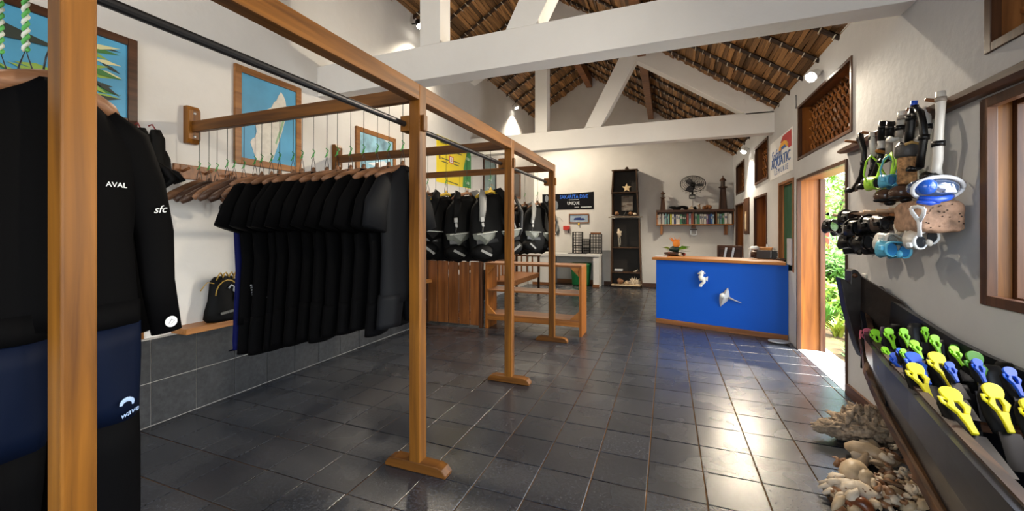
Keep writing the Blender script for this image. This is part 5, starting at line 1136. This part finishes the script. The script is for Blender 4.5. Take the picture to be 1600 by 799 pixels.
# ---- masks
GLASS = plain('mask_lens', (.55, .60, .62), .05, trans=.75)
DLENS = plain('dark_lens', (.02, .022, .026), .08)
def mask(px, py, lab, frame_m, skirt_m, lens_m, X=1.30, s=1.0, rz=0.0, ry=0.0, strap=None, extra=None, rx=0.0):
    c = gp(px, py, X); t = thing('dive_mask', lab, 'dive mask', c, 0, 'dive masks on the right wall'); t.rotation_euler = (rx, ry, rz+.3); t.scale = (s, s, s)
    N = 20
    s *= 1.22; t.scale = (s, s, s); out = []
    for k in range(N):
        a = 2*pi*k/N; x = .085*cos(a)*(abs(cos(a))**-.25 if abs(cos(a)) > .1 else 1); z = .045*sin(a)*(abs(sin(a))**-.3 if abs(sin(a)) > .1 else 1)
        if sin(a) < 0: z *= 1-.45*math.exp(-(x/.022)**2)
        out.append((x, z))
    m = MB(); 
    m.rings([[(x*1.02, -.004, z*1.04) for x, z in out], [(x*1.06, 0, z*1.08) for x, z in out], [(x*1.02, .012, z*1.04) for x, z in out], [(x*.92, .012, z*.88) for x, z in out], [(x*.92, -.004, z*.88) for x, z in out], [(x*1.02, -.004, z*1.04) for x, z in out]], cap=False); m.obj('frame', frame_m, t, True)
    m = MB(); m.rings([[(x*.98, .012, z*.98) for x, z in out], [(x*.95, .035, z*1.05) for x, z in out], [(x*.86, .07, z*1.25) for x, z in out], [(x*.70, .072, z*1.05) for x, z in out]], cap=False); m.obj('skirt', skirt_m, t, True)
    for sg in (-1, 1):
        e = [(sg*(.042+.034*cos(2*pi*k/14)), .0+.001, .002+.034*sin(2*pi*k/14)-.004*(cos(2*pi*k/14) < 0)) for k in range(14)]
        MB().rings([[(x, .000, z) for x, y, z in e], [(x, .004, z) for x, y, z in e]]).obj('lens', lens_m, t)
        MB().box((sg*.096, .018, 0), (.018, .022, .026)).obj('strap_buckle', frame_m, t, bevel=.003)
    MB().ell((0, -.004, -.022), (.014, .02, .022), 10, 6).obj('nose_pocket', skirt_m, t, True)
    if strap is not None:
        h = strap
        MB().tube([(-.096, .02, 0), (-.085, .05, h*.35), (-.045, .06, h*.8), (0, .06, h), (.045, .06, h*.8), (.085, .05, h*.35), (.096, .02, 0)], .009, 6, .35, (0, 1, 0)).obj('strap', skirt_m, t, True)
    return t
LIME = plain('lime_silicone', (.42, .75, .05), .4); AQUA = plain('aqua_plastic', (.10, .42, .62), .35); AMB = plain('amber_lens', (.075, .040, .025), .12); BLUEPL = plain('blue_plastic', (.01, .07, .50), .35)
SIL = plain('clear_silicone2', (.62, .58, .52), .35)
mask(1312, 356, 'black mask with pale lens at the far left, over the doorway edge', BLACK, BLACK, GLASS, 1.30, .95, .2, .3, .05)
mask(1337, 341, 'upright black mask above the green-marked one', BLACK, BLACK, DLENS, 1.32, .9, .4, 0, .06)
mk = mask(1353, 358, 'black mask with a round lime green badge', BLACK, BLACK, DLENS, 1.30, 1.0, .1, .1, .06); MB().lathe([(.0005, 0), (.014, 0), (.014, .005), (.0005, .006)], 16, Matrix.Translation((-.0, -.030, .0)) @ Matrix.Rotation(pi/2, 4, 'X')).obj('badge', LIME, mk)
mk = mask(1338, 383, 'low black mask with a white and orange spot', BLACK, BLACK, DLENS, 1.30, .95, .5, .5, .07); MB().ell((-.05, -.01, .03), (.03, .012, .012), 8, 6).obj('white_clip', WHITEP, mk, True); MB().ell((-.07, -.015, .025), (.012, .01, .01), 8, 6).obj('orange_clip', plain('orange_clip', (.6, .2, .05), .4), mk, True)
mask(1366, 383, 'second low black mask right of the orange-spotted one', BLACK, BLACK, DLENS, 1.31, .95, .2, .4, .07)
mask(1375, 352, 'black mask hanging under the middle of the mask rail', BLACK, BLACK, DLENS, 1.33, .95, .3, 0, .06)
mask(1392, 350, 'black mask with brown strap left of the white straps', BLACK, plain('brown_rubber', (.05, .03, .02), .5), DLENS, 1.34, .85, .3, 0, .05)
mask(1403, 383, 'clear silicone mask hanging low beside the black masks', SIL, CLEAR, GLASS, 1.30, .95, .3, .45, None)
mask(1448, 374, 'white mask with dark lens hanging behind the bright forked strap', WHITEP, SIL, DLENS, 1.34, .8, .2, -.35, None)
mask(1404, 391, 'light blue and aqua mask lying lowest of the hanging masks', AQUA, AQUA, plain('blue_lens', (.02, .18, .45), .1), 1.27, .85, .2, .12, None)
# forked white straps
def fork(px0, px1, py0, pxm, pym, pxb, pyb, lab, mat, X):
    t = thing('mask_strap', lab, 'strap', gp(px0, py0, X)); c = gp(px0, py0, X)
    def T(pts, r): MB().tube([gp(a, b, X)-c for a, b in pts], r, 8, .4, (1, 0, 0)).obj('band', mat, t, True)
    T([(px0, py0), (px0+2, (py0+pym)/2-3), (pxm-1, pym)], .015); T([(px1, py0+1), (px1-1, (py0+pym)/2), (pxm+1, pym)], .015); T([(pxm, pym-2), ((pxm+pxb)/2, (pym+pyb)/2), (pxb, pyb)], [.019, .015, .018])
    T([(px0, py0), ((px0+px1)/2, py0-2), (px1, py0+1)], .009)
fork(1423, 1444, 325, 1436, 345, 1437, 370, 'bright white forked mask strap looped over a pale peg', plain('strap_white', (.72, .76, .82), .4), 1.24)
fork(1414, 1428, 335, 1417, 362, 1410, 383, 'grey clear forked mask strap behind the white one', SIL, 1.30)
fork(1397, 1412, 352, 1402, 366, 1393, 386, 'narrow milky forked mask strap under the brown clip', SIL, 1.32)
# lime goggles
mask(1378, 286, 'small lime rimmed goggles with long lime straps under the snorkels', LIME, LIME, DLENS, 1.33, .75, .2, -.1, .21)
mask(1400, 283, 'blue and aqua goggles with lime straps next to the cork float', AQUA, AQUA, plain('blue_lens', (.02, .18, .45), .1), 1.33, .7, .3, .1, .20)
t = thing('goggle_straps', 'bundle of lime straps hanging from a wooden peg above the goggles', 'strap', gp(1393, 240, 1.33)); c = gp(1393, 240, 1.33)
for pts in (((1386, 243), (1377, 258), (1370, 278), (1366, 294)), ((1392, 239), (1396, 252), (1393, 268), (1392, 284)), ((1399, 240), (1401, 255), (1395, 275)), ((1404, 240), (1403, 258), (1406, 272), (1408, 280))): MB().tube([gp(a, b, 1.325)-c for a, b in pts], .013, 6, .4, (1, 0, 0)).obj('band', LIME, t, True)
MB().tube([gp(1370, 236, 1.30)-c, gp(1391, 240, 1.42)-c], .011, 8).obj('peg', GOLDX, t, True)
# amber masks and full-face mask lying on the rail
for i, (px, py, lab, rx_) in enumerate(((1386, 309, 'left dark amber domed mask on the mask rail', .085), (1410, 304, 'right dark amber domed mask beside the full-face mask', .08))):
    c = gp(px, py, 1.33); t = thing('domed_mask', lab, 'dive mask', c, .3)
    MB().ell((0, 0, .01), (rx_*.85, .06, .05), 18, 10).obj('dome', AMB, t, True); MB().lathe([(rx_*.8, -.028), (rx_*.9, -.02), (rx_*.88, -.01), (rx_*.78, -.012)], 20, Matrix.Diagonal((1, .7, 1, 1))).obj('rim', BLACK, t, True); MB().ell((.0, -.02, -.035), (.03, .03, .02), 10, 6).obj('nose_pocket', BLACK, t, True)
c = ony(1457, 294, 2.82); t = thing('full_face_mask', 'large blue and white full-face snorkel mask resting on the weathered block', 'dive mask', c, .25)
MB().ell((0, 0, 0), (.118, .075, .056), 24, 14).obj('dome', plain('blue_dome', (.06, .10, .20), .05, trans=.15, coat=1), t, True)
m = MB(); m.tube([(.120*cos(a/20*2*pi), -.03-.025*sin(a/20*2*pi), -.006+.060*sin(a/20*2*pi)) for a in range(21)], .010, 8); m.obj('rim', plain('mask_white', (.62, .64, .68), .35), t, True)
m = MB(); m.ell((-.062, -.035, .004), (.050, .045, .044), 14, 8); m.obj('blue_window', plain('blue_plastic2', (.02, .09, .42), .08), t, True)
m = MB(); m.rings([[(x, y-.062, z) for x, y, z in r] for r in ([(-.005, 0, -.03), (.055, .004, -.03), (.05, .008, .018), (.012, .004, .022)], [(-.005, -.016, -.03), (.055, -.012, -.03), (.045, -.006, .014), (.015, -.010, .018)])]); m.obj('vent_panel', plain('vent_white', (.72, .76, .82), .4), t, bevel=.004)
MB().tube([(-.09, -.03, -.055), (-.03, -.06, -.068), (.03, -.05, -.058), (.08, -.02, -.045)], [.012, .018, .016, .010], 8).obj('skirt', BLUEPL, t, True)
MB().tube([(-.10, -.03, -.075), (-.05, -.05, -.082), (-.01, -.05, -.078)], [.008, .016, .01], 8).obj('chin_strap', BLUEPL, t, True)
MB().tube([(.06, -.0, .045), (.09, .03, .04), (.13, .04, .055)], .006, 6).obj('clip', LIME, t, True)
# ================================================================== CANOE WITH FINS
def lerp(a, b, f_): return a+(b-a)*f_
ST = [  # y, near gunwale x, gunwale z, bilge z, keel z, far gunwale z
 
 (.26, .70, .74, .37, .25, .84), (.875, .7525, .74, .38, .25, .84), (1.4, .814, .75, .39, .26, .84), (1.84, .90, .75, .42, .28, .84), (2.275, .99, .75, .45, .32, .84), (2.63, 1.05, .76, .50, .38, .85), (2.89, 1.098, .775, .55, .46, .87), (3.2, 1.18, .755, .56, .48, .92), (3.55, 1.30, .75, .58, .50, .98), (3.70, 1.335, .86, .66, .57, 1.05)]
t = thing('dugout_canoe', 'dark weathered dugout canoe along the right wall filled with fins', 'canoe', (0, 0, 0))
FX = XR-.035
outer = []; inner = []
for y, gx, gz, bz_, kz_, fz in ST:
    kx_ = (gx+FX)/2+.03
    outer.append([(gx, y, gz), (gx+.004, y, lerp(gz, bz_, .5)), (gx+.03, y, bz_), (lerp(gx, kx_, .55), y, lerp(bz_, kz_, .75)), (kx_, y, kz_), (lerp(FX, kx_, .5), y, lerp(bz_, kz_, .6)), (FX-.01, y, bz_+.05), (FX, y, fz)])
    th_ = .028; inner.append([(gx+th_, y, gz), (gx+th_+.004, y, lerp(gz, bz_, .5)), (gx+.03+th_, y, bz_+.03), (lerp(gx, kx_, .6), y, lerp(bz_, kz_, .7)+.03), (kx_, y, kz_+.04), (lerp(FX, kx_, .6), y, lerp(bz_, kz_, .55)+.03), (FX-.01-th_, y, bz_+.07), (FX-th_, y, fz)])
def sheet(rs, flip=False):
    m = MB(); k = len(rs[0]); vs = [p for r in rs for p in r]; fs = []
    for i in range(len(rs)-1):
        for j in range(k-1):
            q = (i*k+j, i*k+j+1, (i+1)*k+j+1, (i+1)*k+j); fs.append(q[::-1] if flip else q)
    return m.add(vs, fs)
m = MB(); k = 8; vs = []; 
for a, b in zip(outer, inner): vs += a+b[::-1]
nn = 16; fs = []
for i in range(len(ST)-1):
    for j in range(nn): j2 = (j+1) % nn; fs.append((i*nn+j, i*nn+j2, (i+1)*nn+j2, (i+1)*nn+j))
fs.append(tuple(range(nn))[::-1]); fs.append(tuple((len(ST)-1)*nn+j for j in range(nn)))
m.add(vs, fs); m.obj('hull', HULL, t)
# rub strip under the side and gunwale capping, both worn brown
MB().rings([[(gx-.012, y, bz_-.01), (gx+.035, y, bz_-.03), (gx+.035, y, bz_+.012), (gx-.004, y, bz_+.02)] for y, gx, gz, bz_, kz_, fz in ST]).obj('rub_strip', wood('worn_strip', (.02, .010, .006), (.13, .06, .022), 'Y', .5), t)
MB().rings([[(gx+.026, y, gz-.012), (gx+.062, y, gz-.02), (gx+.058, y, gz+.012), (gx+.024, y, gz+.012)] for y, gx, gz, bz_, kz_, fz in ST]).obj('gunwale', wood('worn_gunwale', (.008, .004, .003), (.07, .036, .02), 'Y', .5), t)
stem = [(1312, 434), (1320, 437), (1328, 443), (1329, 424), (1334, 420), (1340, 424), (1346, 431), (1345, 460), (1349, 500), (1352, 532), (1347, 560), (1340, 545), (1330, 515), (1321, 482)]
sp = [ony(a, b, 3.72) for a, b in stem]
MB().prism([(p.x, p.z) for p in sp], .10, Matrix(((1, 0, 0, 0), (0, 0, 1, 3.71), (0, 1, 0, 0), (0, 0, 0, 1)))).obj('stem_post', plain('stem_dark', (.010, .006, .005), .4, bump=.6, vary=.4, bscale=9), t, bevel=.006)
wg = [(1.33, 3.72, .60), (1.34, 3.72, 1.12), (FX, 3.45, .98), (FX, 3.1, .84), (FX, 3.45, .60)]
MB().add([Vector(p) for p in wg]+[Vector(p)+Vector((.02, .03, 0)) for p in wg], [(0, 1, 2, 3, 4), (9, 8, 7, 6, 5)]+[(i, i+5, (i+1) % 5+5, (i+1) % 5) for i in range(5)]).obj('bow_board', plain('stem_dark', (.010, .006, .005), .4, bump=.6, vary=.4, bscale=9), t)
MB().lathe([(.001, 0), (.018, 0), (.014, .01), (.001, .012)], 12, Matrix.Translation(ony(1336, 431, 3.705)) @ Matrix.Rotation(pi/2, 4, 'X')).obj('peg_knob', DARKX, t, True)
for y, (x0, x1) in ((1.2, (.80, FX)), (2.35, (1.02, FX)), (3.2, (1.22, FX))): MB().bb(x0+.05, x1-.05, y, y+.06, .58, .61).obj('thwart', DARKX, t, bevel=.004)
MB().bb(1.28, 1.40, 1.0, 2.5, .0, .30).obj('cradle_board', DARKY, t)
def fin_thing(top, tail, mat, lab, sc=1.0, kind='full'):
    """coloured foot frame with a hole, black boot behind it, black blade going down into the canoe"""
    top = Vector(top); tail = Vector(tail); d = (tail-top); L = d.length; d.normalize()
    t = thing('swim_fin', lab, 'swim fin', top, 0, 'swim fins in the canoe')
    side = Vector((1, 0, 0)); side = (side-d*side.dot(d)).normalized(); nr = d.cross(side).normalized()
    if nr.y > 0: nr = -nr
    M = Matrix((side, d, nr)).transposed().to_4x4()
    w_ = L*.165
    def ringxy(pts, z0, z1, name, mt, hole=None):
        m = MB(); m.prism(pts, z1-z0, M @ Matrix.Translation((0, 0, z0))); return m.obj(name, mt, t, bevel=.003*min(1, L/.2))
    # left and right rails, heel lobe, web, tail tongue: the gap between them is the hole
    heel = [(w_*1.0*cos(pi+pi*k/10), L*.13+L*.13*sin(pi+pi*k/10)*1.0) for k in range(11)]+[(w_*.95, L*.22), (w_*.66, L*.33), (-w_*.66, L*.33), (-w_*.95, L*.22)]
    ringxy(heel, 0, .012, 'heel_plate', mat)
    ringxy([(-w_*.66, L*.325), (-w_*.2, L*.325), (-w_*.36, L*.46), (-w_*.12, L*.60), (-w_*.55, L*.60), (-w_*1.05, L*.44)], .0, .014, 'side_rail', mat)
    ringxy([(w_*.2, L*.325), (w_*.66, L*.325), (w_*1.05, L*.44), (w_*.55, L*.60), (w_*.12, L*.60), (w_*.36, L*.46)], .0, .014, 'side_rail', mat)
    ringxy([(-w_*.55, L*.595), (w_*.55, L*.595), (w_*.36, L*.78), (w_*.30, L), (-w_*.30, L), (-w_*.36, L*.78)], .0, .013, 'tongue', mat)
    MB().tube([M @ Vector((-w_*.7, L*.28, .004)), M @ Vector((-w_*1.35, L*.29, .012)), M @ Vector((-w_*1.3, L*.37, .010)), M @ Vector((-w_*.8, L*.44, .004))], .008*L/.2, 6, .5, nr).obj('strap_wing', mat, t, True)
    # black boot pocket and blade behind the frame
    MB().tube([M @ Vector((0, L*.04, -.03*L/.2)), M @ Vector((0, L*.22, -.045*L/.2)), M @ Vector((0, L*.6, -.05*L/.2)), M @ Vector((0, L*1.0, -.03*L/.2))], [w_*.6, w_*1.0, w_*1.1, w_*1.15], 12, .55, nr).obj('foot_pocket', BLACKM, t, True)
    b0 = L*.98; b1 = L*1.7; lim = (top.z-.52)/max(.3, -d.z)
    b1 = max(L*1.05, min(b1, lim)); MB().prism([(-w_*1.0, b0), (w_*1.0, b0), (w_*1.5, b1), (-w_*1.5, b1)], .008, M @ Matrix.Translation((0, 0, -.012))).obj('blade', BLACK, t)
    return t
def gun(y):
    for p, q in zip(ST, ST[1:]):
        if y <= q[0]: return lerp(p[1], q[1], (y-p[0])/(q[0]-p[0]))
    return ST[-1][1]
def finpx(a, b, mat, lab, L=None):
    best = None; d = ray(a[0], a[1])
    for k in range(110):
        y_ = 1.4+.02*k; X_ = d.x/d.y*y_; z_ = H+d.z/d.y*y_
        if X_-gun(y_) < .035 or X_ > 1.43: continue
        e_ = abs(z_-(.855+.30*(X_-1.0)))
        if best is None or e_ < best[0]: best = (e_, X_)
    X = best[1] if best else 1.3
    top = onx(a[0], a[1], X); q = onx(b[0], b[1], X)
    d = q-top
    if q.z > top.z-.05 or d.length > .42: q = top+Vector((0, -.08, -.15))
    # limit to the canoe
    return fin_thing(top, q, mat, lab)
g4 = lambda x, y: (1330+x/3.633, 480+y/3.633)
YF = plain('fin_yellow', (.72, .66, .01), .4); BF = plain('fin_blue', (.01, .09, .62), .4); GF = plain('fin_green', (.26, .68, .02), .4); PK = plain('fin_pink', (.55, .12, .18), .5); GD2 = plain('fin_dark_green', (.06, .26, .01), .4)
FINS = [((345, 322), (452, 532), YF, 'yellow fin at the left end of the front rows, low near the gunwale'), ((465, 260), (572, 470), YF, 'yellow fin standing highest among the blue ones in the middle'),
 ((535, 460), (703, 732), YF, 'yellow fin low in the centre of the front row'), ((778, 435), (905, 720), YF, 'largest yellow fin in front of the two far right blue ones'), ((985, 520), (1075, 760), YF, 'yellow fin cut by the right picture edge'),
 ((190, 295), (290, 400), BF, 'leftmost bright blue fin leaning on the gunwale'), ((240, 265), (303, 400), BF, 'second blue fin, upright just right of the leftmost'), ((335, 262), (440, 445), BF, 'blue fin between the first two yellow ones'),
 ((545, 315), (600, 432), BF, 'blue fin half hidden right of the highest yellow one'), ((700, 296), (755, 432), BF, 'wide blue fin behind the centre yellow one'), ((880, 345), (968, 515), BF, 'large blue fin at the right before the black heel'), ((268, 240), (312, 322), BF, 'small blue fin with a green neighbour near the left'),
 ((128, 128), (165, 248), GF, 'leftmost green fin beside the pink one'), ((205, 122), (245, 242), GF, 'second green fin of the back row'), ((290, 122), (325, 236), GF, 'third green fin of the back row'), ((183, 232), (222, 308), GF, 'short green fin above the leftmost blue one'),
 ((347, 194), (402, 302), GF, 'green fin in the second row behind the yellow ones'), ((286, 240), (312, 320), GF, 'narrow green fin next to the small blue one'), ((412, 112), (425, 202), GF, 'green fin fourth in the back row near the black heel'), ((463, 160), (502, 282), GF, 'tall green fin right behind the highest yellow one'),
 ((570, 226), (633, 338), GF, 'green fin in the middle of the wall side row'), ((683, 252), (722, 302), GD2, 'shaded dark green fin near the wide blue one'), ((88, 122), (112, 170), PK, 'small pink fin at the prow end')]
for a, b, mt, lab in FINS: finpx(g4(*a), g4(*b), mt, lab)
def heel(px, py, lab, X=1.40, r=.035, mt=None):
    p = onx(px, py, X); t = thing('swim_fin', lab, 'swim fin', p, 0, 'black fins in the canoe')
    MB().tube([(0, 0, 0), (0, -.005, -.03), (0, -.02, -.10), (0, -.04, -.18)], [r*.55, r*.9, r, r], 12, .8, (0, 1, 0)).obj('foot_pocket', mt or BLACKM, t, True)
    MB().prism([(-r, 0), (r, 0), (r*1.2, -.10), (-r*1.2, -.10)], .01, Matrix.Translation((0, -.05, -.17)) @ Matrix(((1, 0, 0, 0), (0, 0, 1, 0), (0, 1, 0, 0), (0, 0, 0, 1)))).obj('blade', BLACK, t)
DG_ = plain('rubber_greyish', (.008, .010, .013), .4)
for px, py, lab, X, r, mt in ((g4(362, 92)+('tall black fin heel standing highest at the wall behind the green ones', 1.41, .045, DG_)), (g4(250, 96)+('black fin heel at the wall left of the highest one', 1.41, .04, None)), (g4(320, 112)+('black fin heel between the second and third green fins', 1.38, .035, None)),
   (g4(522, 188)+('thin dark fin tip behind the tall green fin', 1.44, .025, DG_)), (g4(585, 212)+('dark green-black heel behind the middle green fin', 1.42, .025, GD2)), (g4(635, 262)+('black fin heel between the green and dark green fins', 1.41, .035, None)), (g4(790, 330)+('broad black fin heel before the far right blue fin', 1.36, .05, DG_)),
   (g4(868, 314)+('black heel cap above the far right blue fin', 1.42, .045, None)), (g4(180, 112)+('grey violet fin tip between the first two green fins', 1.36, .022, plain('rubber_violet', (.06, .04, .07), .5))), (g4(620, 440)+('dark slate fin heel right of the centre yellow fin', 1.22, .045, DG_)), (g4(60, 130)+('pale pink strap end at the prow', 1.34, .02, PK))):
    heel(px, py, lab, X, r, mt)
# ================================================================== CORAL AND SHELLS ON THE FLOOR
CORAL = plain('coral_stone', (.32, .24, .165), .85, vary=.5, bscale=34, bump=1.0)
def lump(name, lab, cat, c, parts, mat, seed, jit=.35):
    m = MB(); 
    for i, (dx, dy, dz, rx, ry, rz_) in enumerate(parts): m.ell((dx, dy, dz), (rx, ry, rz_), 18, 12, jit=jit, seed=seed+i)
    o = m.obj(name, mat, None, True, loc=c); return tag(o, lab, cat)
c = onz(1335, 694)
rn = random.Random(12); parts = [(-.02, 0, .09, .13, .11, .085), (.09, .02, .11, .12, .12, .10), (-.13, -.03, .085, .09, .07, .05), (-.19, -.05, .09, .05, .04, .035), (.16, .0, .08, .09, .10, .08), (.02, .05, .16, .08, .07, .07), (.10, -.06, .07, .07, .06, .06)]
for k in range(46):
    a = rn.uniform(0, 2*pi); r_ = rn.uniform(.02, .17); parts.append((.07+r_*cos(a), r_*.7*sin(a)-.02, .12+.12*rn.random()-r_*.35, rn.uniform(.010, .024), rn.uniform(.010, .024), rn.uniform(.02, .05)))
def coral_blob(m, c, r, seed, n=72, mm=44):
    vs = []; c = Vector(c)
    for j in range(mm+1):
        ph = pi*j/mm
        for k in range(n):
            th = 2*pi*k/n; p = Vector((sin(ph)*cos(th), sin(ph)*sin(th), cos(ph))); q = p*1.6+Vector((seed, 2*seed, 5)); f_ = 1+.45*noise.noise(q)+.55*abs(noise.noise(q*2.3))+.42*abs(noise.noise(q*5))-.30*abs(noise.noise(q*9))
            v = c+Vector((p.x*r[0], p.y*r[1], p.z*r[2]))*f_; v.z = max(v.z, .003); vs.append(v)
    fs = []
    for j in range(mm):
        for k in range(n):
            k2 = (k+1) % n
            if j == 0: fs.append((k, n+k, n+k2))
            elif j == mm-1: fs.append((j*n+k, (j+1)*n+k, j*n+k2))
            else: fs.append((j*n+k, (j+1)*n+k, (j+1)*n+k2, j*n+k2))
    m.add(vs, fs)
def coral_block(name, lab, cat, c, parts, mat, seed):
    m = MB(); coral_blob(m, (.03, 0, .09), (.15, .10, .075), 3.1); coral_blob(m, (-.14, -.04, .08), (.10, .055, .045), 7.7, 48, 30); coral_blob(m, (.13, .04, .13), (.09, .07, .08), 1.7, 48, 30); coral_blob(m, (.03, .05, .17), (.05, .05, .055), 9.7, 48, 30)
    for i, (dx, dy, dz, rx, ry, rz_) in enumerate(parts[7:]): m.ell((dx, dy, dz), (rx, ry, rz_), 10, 7, jit=.5, seed=seed+i)
    o = m.obj(name, mat, None, True, loc=c); return tag(o, lab, cat)
coral_block('coral_block', 'large knobbly tan coral block on the floor in front of the canoe prow', 'coral', (c.x+.02, c.y+.06, 0), [(a, b, max(d, rz_*.98), rx, ry, rz_) for a, b, d, rx, ry, rz_ in parts], CORAL, 5)
def shell_px(px, py, dz=0): p = onz(px, py, dz); return p
o = MB().tube([(-.12, 0, .05), (-.08, 0, .055), (0, 0, .06), (.08, -.01, .05), (.13, -.01, .04)], [.018, .045, .058, .042, .012], 14).obj('long_shell', SH[1], None, True, loc=shell_px(1358, 722)+Vector((0, 0, .0))); o.rotation_euler = (0, 0, -.55); tag(o, 'smooth long cream shell lying just below the coral block', 'shell')
spiral_shell('spiral_shell', 'big ridged cream spiral shell with an orange mouth left in the pile', shell_px(1330, 748, .06), .16, .10, SH[1], (1.3, .3, .6), None, 3.5)
# spiny shell
t = thing('spiny_shell', 'large spotted white shell with finger-like spines at the left of the pile', 'shell', shell_px(1335, 785, .0)+Vector((0, 0, 0)))
MB().ell((0, 0, .055), (.10, .08, .055), 16, 10, jit=.3, seed=4).obj('shell_body', SH[2], t, True)
for k in range(6): a = 2.2+k*.42; MB().tube([(.07*cos(a), .06*sin(a), .05), (.12*cos(a), .10*sin(a), .055), (.16*cos(a), .13*sin(a), .035)], [.024, .016, .007], 8).obj('spine', SH[2], t, True)
m = MB()
for k in range(14): m.ell((rn.uniform(-.06, .06), rn.uniform(-.07, -.02), .08+rn.uniform(-.03, .02)), (.005, .004, .004), 6, 4)
m.obj('spots', SH[3], t)['kind'] = 'stuff'
spiral_shell('red_shell', 'dark red-brown glossy shell at the bottom edge of the pile', shell_px(1345, 796, .03), .09, .055, plain('shell_rust', (.15, .045, .015), .3, vary=.5, bscale=16), (1.5, .0, 2.4))
# rubble of small shells, shared meshes
protos = []
def pm(mb, mat): return mb.mesh('small_shell', mat, True)
for k in range(8):
    m = MB()
    if k % 4 == 0: m.ell((0, 0, 0), (.03, .02, .016), 10, 7, jit=.4, seed=k)
    elif k % 4 == 1: m.tube([(-.035, 0, 0), (-.01, .004, .004), (.02, 0, 0), (.04, 0, -.003)], [.006, .017, .012, .003], 8)
    elif k % 4 == 2: m.lathe([(.001, .016), (.014, .012), (.026, .0), (.024, -.003), (.012, .008), (.001, .011)], 12)
    else: m.tube([(.018*cos(a*.7)*(1-a/14), .018*sin(a*.7)*(1-a/14), .003*a) for a in range(13)], [.014*(1-a/13.5) for a in range(13)], 7)
    protos.append(pm(m, SH[[1, 2, 3, 0, 2, 1, 1, 2][k]]))
zones = [('among the pieces beside the coral block', 1340, 1400, 705, 735), ('at the front edge of the pile', 1305, 1400, 770, 810), ('in the middle of the pile by the canoe', 1365, 1425, 735, 775), ('at the right of the pile under the canoe', 1400, 1450, 765, 810), ('at the left edge of the pile', 1298, 1325, 735, 775)]
cnts = [26, 40, 34, 30, 14]
for (zn, xa_, xb_, ya_, yb_), cn in zip(zones, cnts):
    for k in range(cn):
        p = onz(rn.uniform(xa_, xb_), rn.uniform(ya_, yb_)); j = rn.randrange(8)
        o = bpy.data.objects.new('small_shell', protos[j]); COL.objects.link(o); s_ = rn.uniform(.7, 1.7); o.scale = (s_, s_, s_)
        o.location = (p.x, p.y, .02*s_+rn.choice([0, 0, .02, .045])); o.rotation_euler = (rn.uniform(-.8, .8), rn.uniform(-.8, .8), rn.uniform(0, 6))
        tag(o, 'small %s shell %s' % (['cream', 'white', 'brown', 'orange', 'white', 'cream', 'cream', 'white'][j], zn), 'shell', 'small %s shells %s' % (['cream', 'white', 'brown', 'orange', 'white', 'cream', 'cream', 'white'][j], zn))
for k in range(5):
    a = shell_px(1370+12*k, 765+5*(k % 3), .05); o = MB().tube([(-.10, 0, .0), (0, .01, .02), (.10, 0, .0)], [.006, .012, .005], 6).obj('drift_stick', plain('stick_brown', (.14, .08, .045), .7), None, True, loc=a); o.rotation_euler = (0, .1*k, -.6+.2*k); tag(o, 'thin brown drift stick in the shell pile, %s from the left' % ORD[k], 'stick')
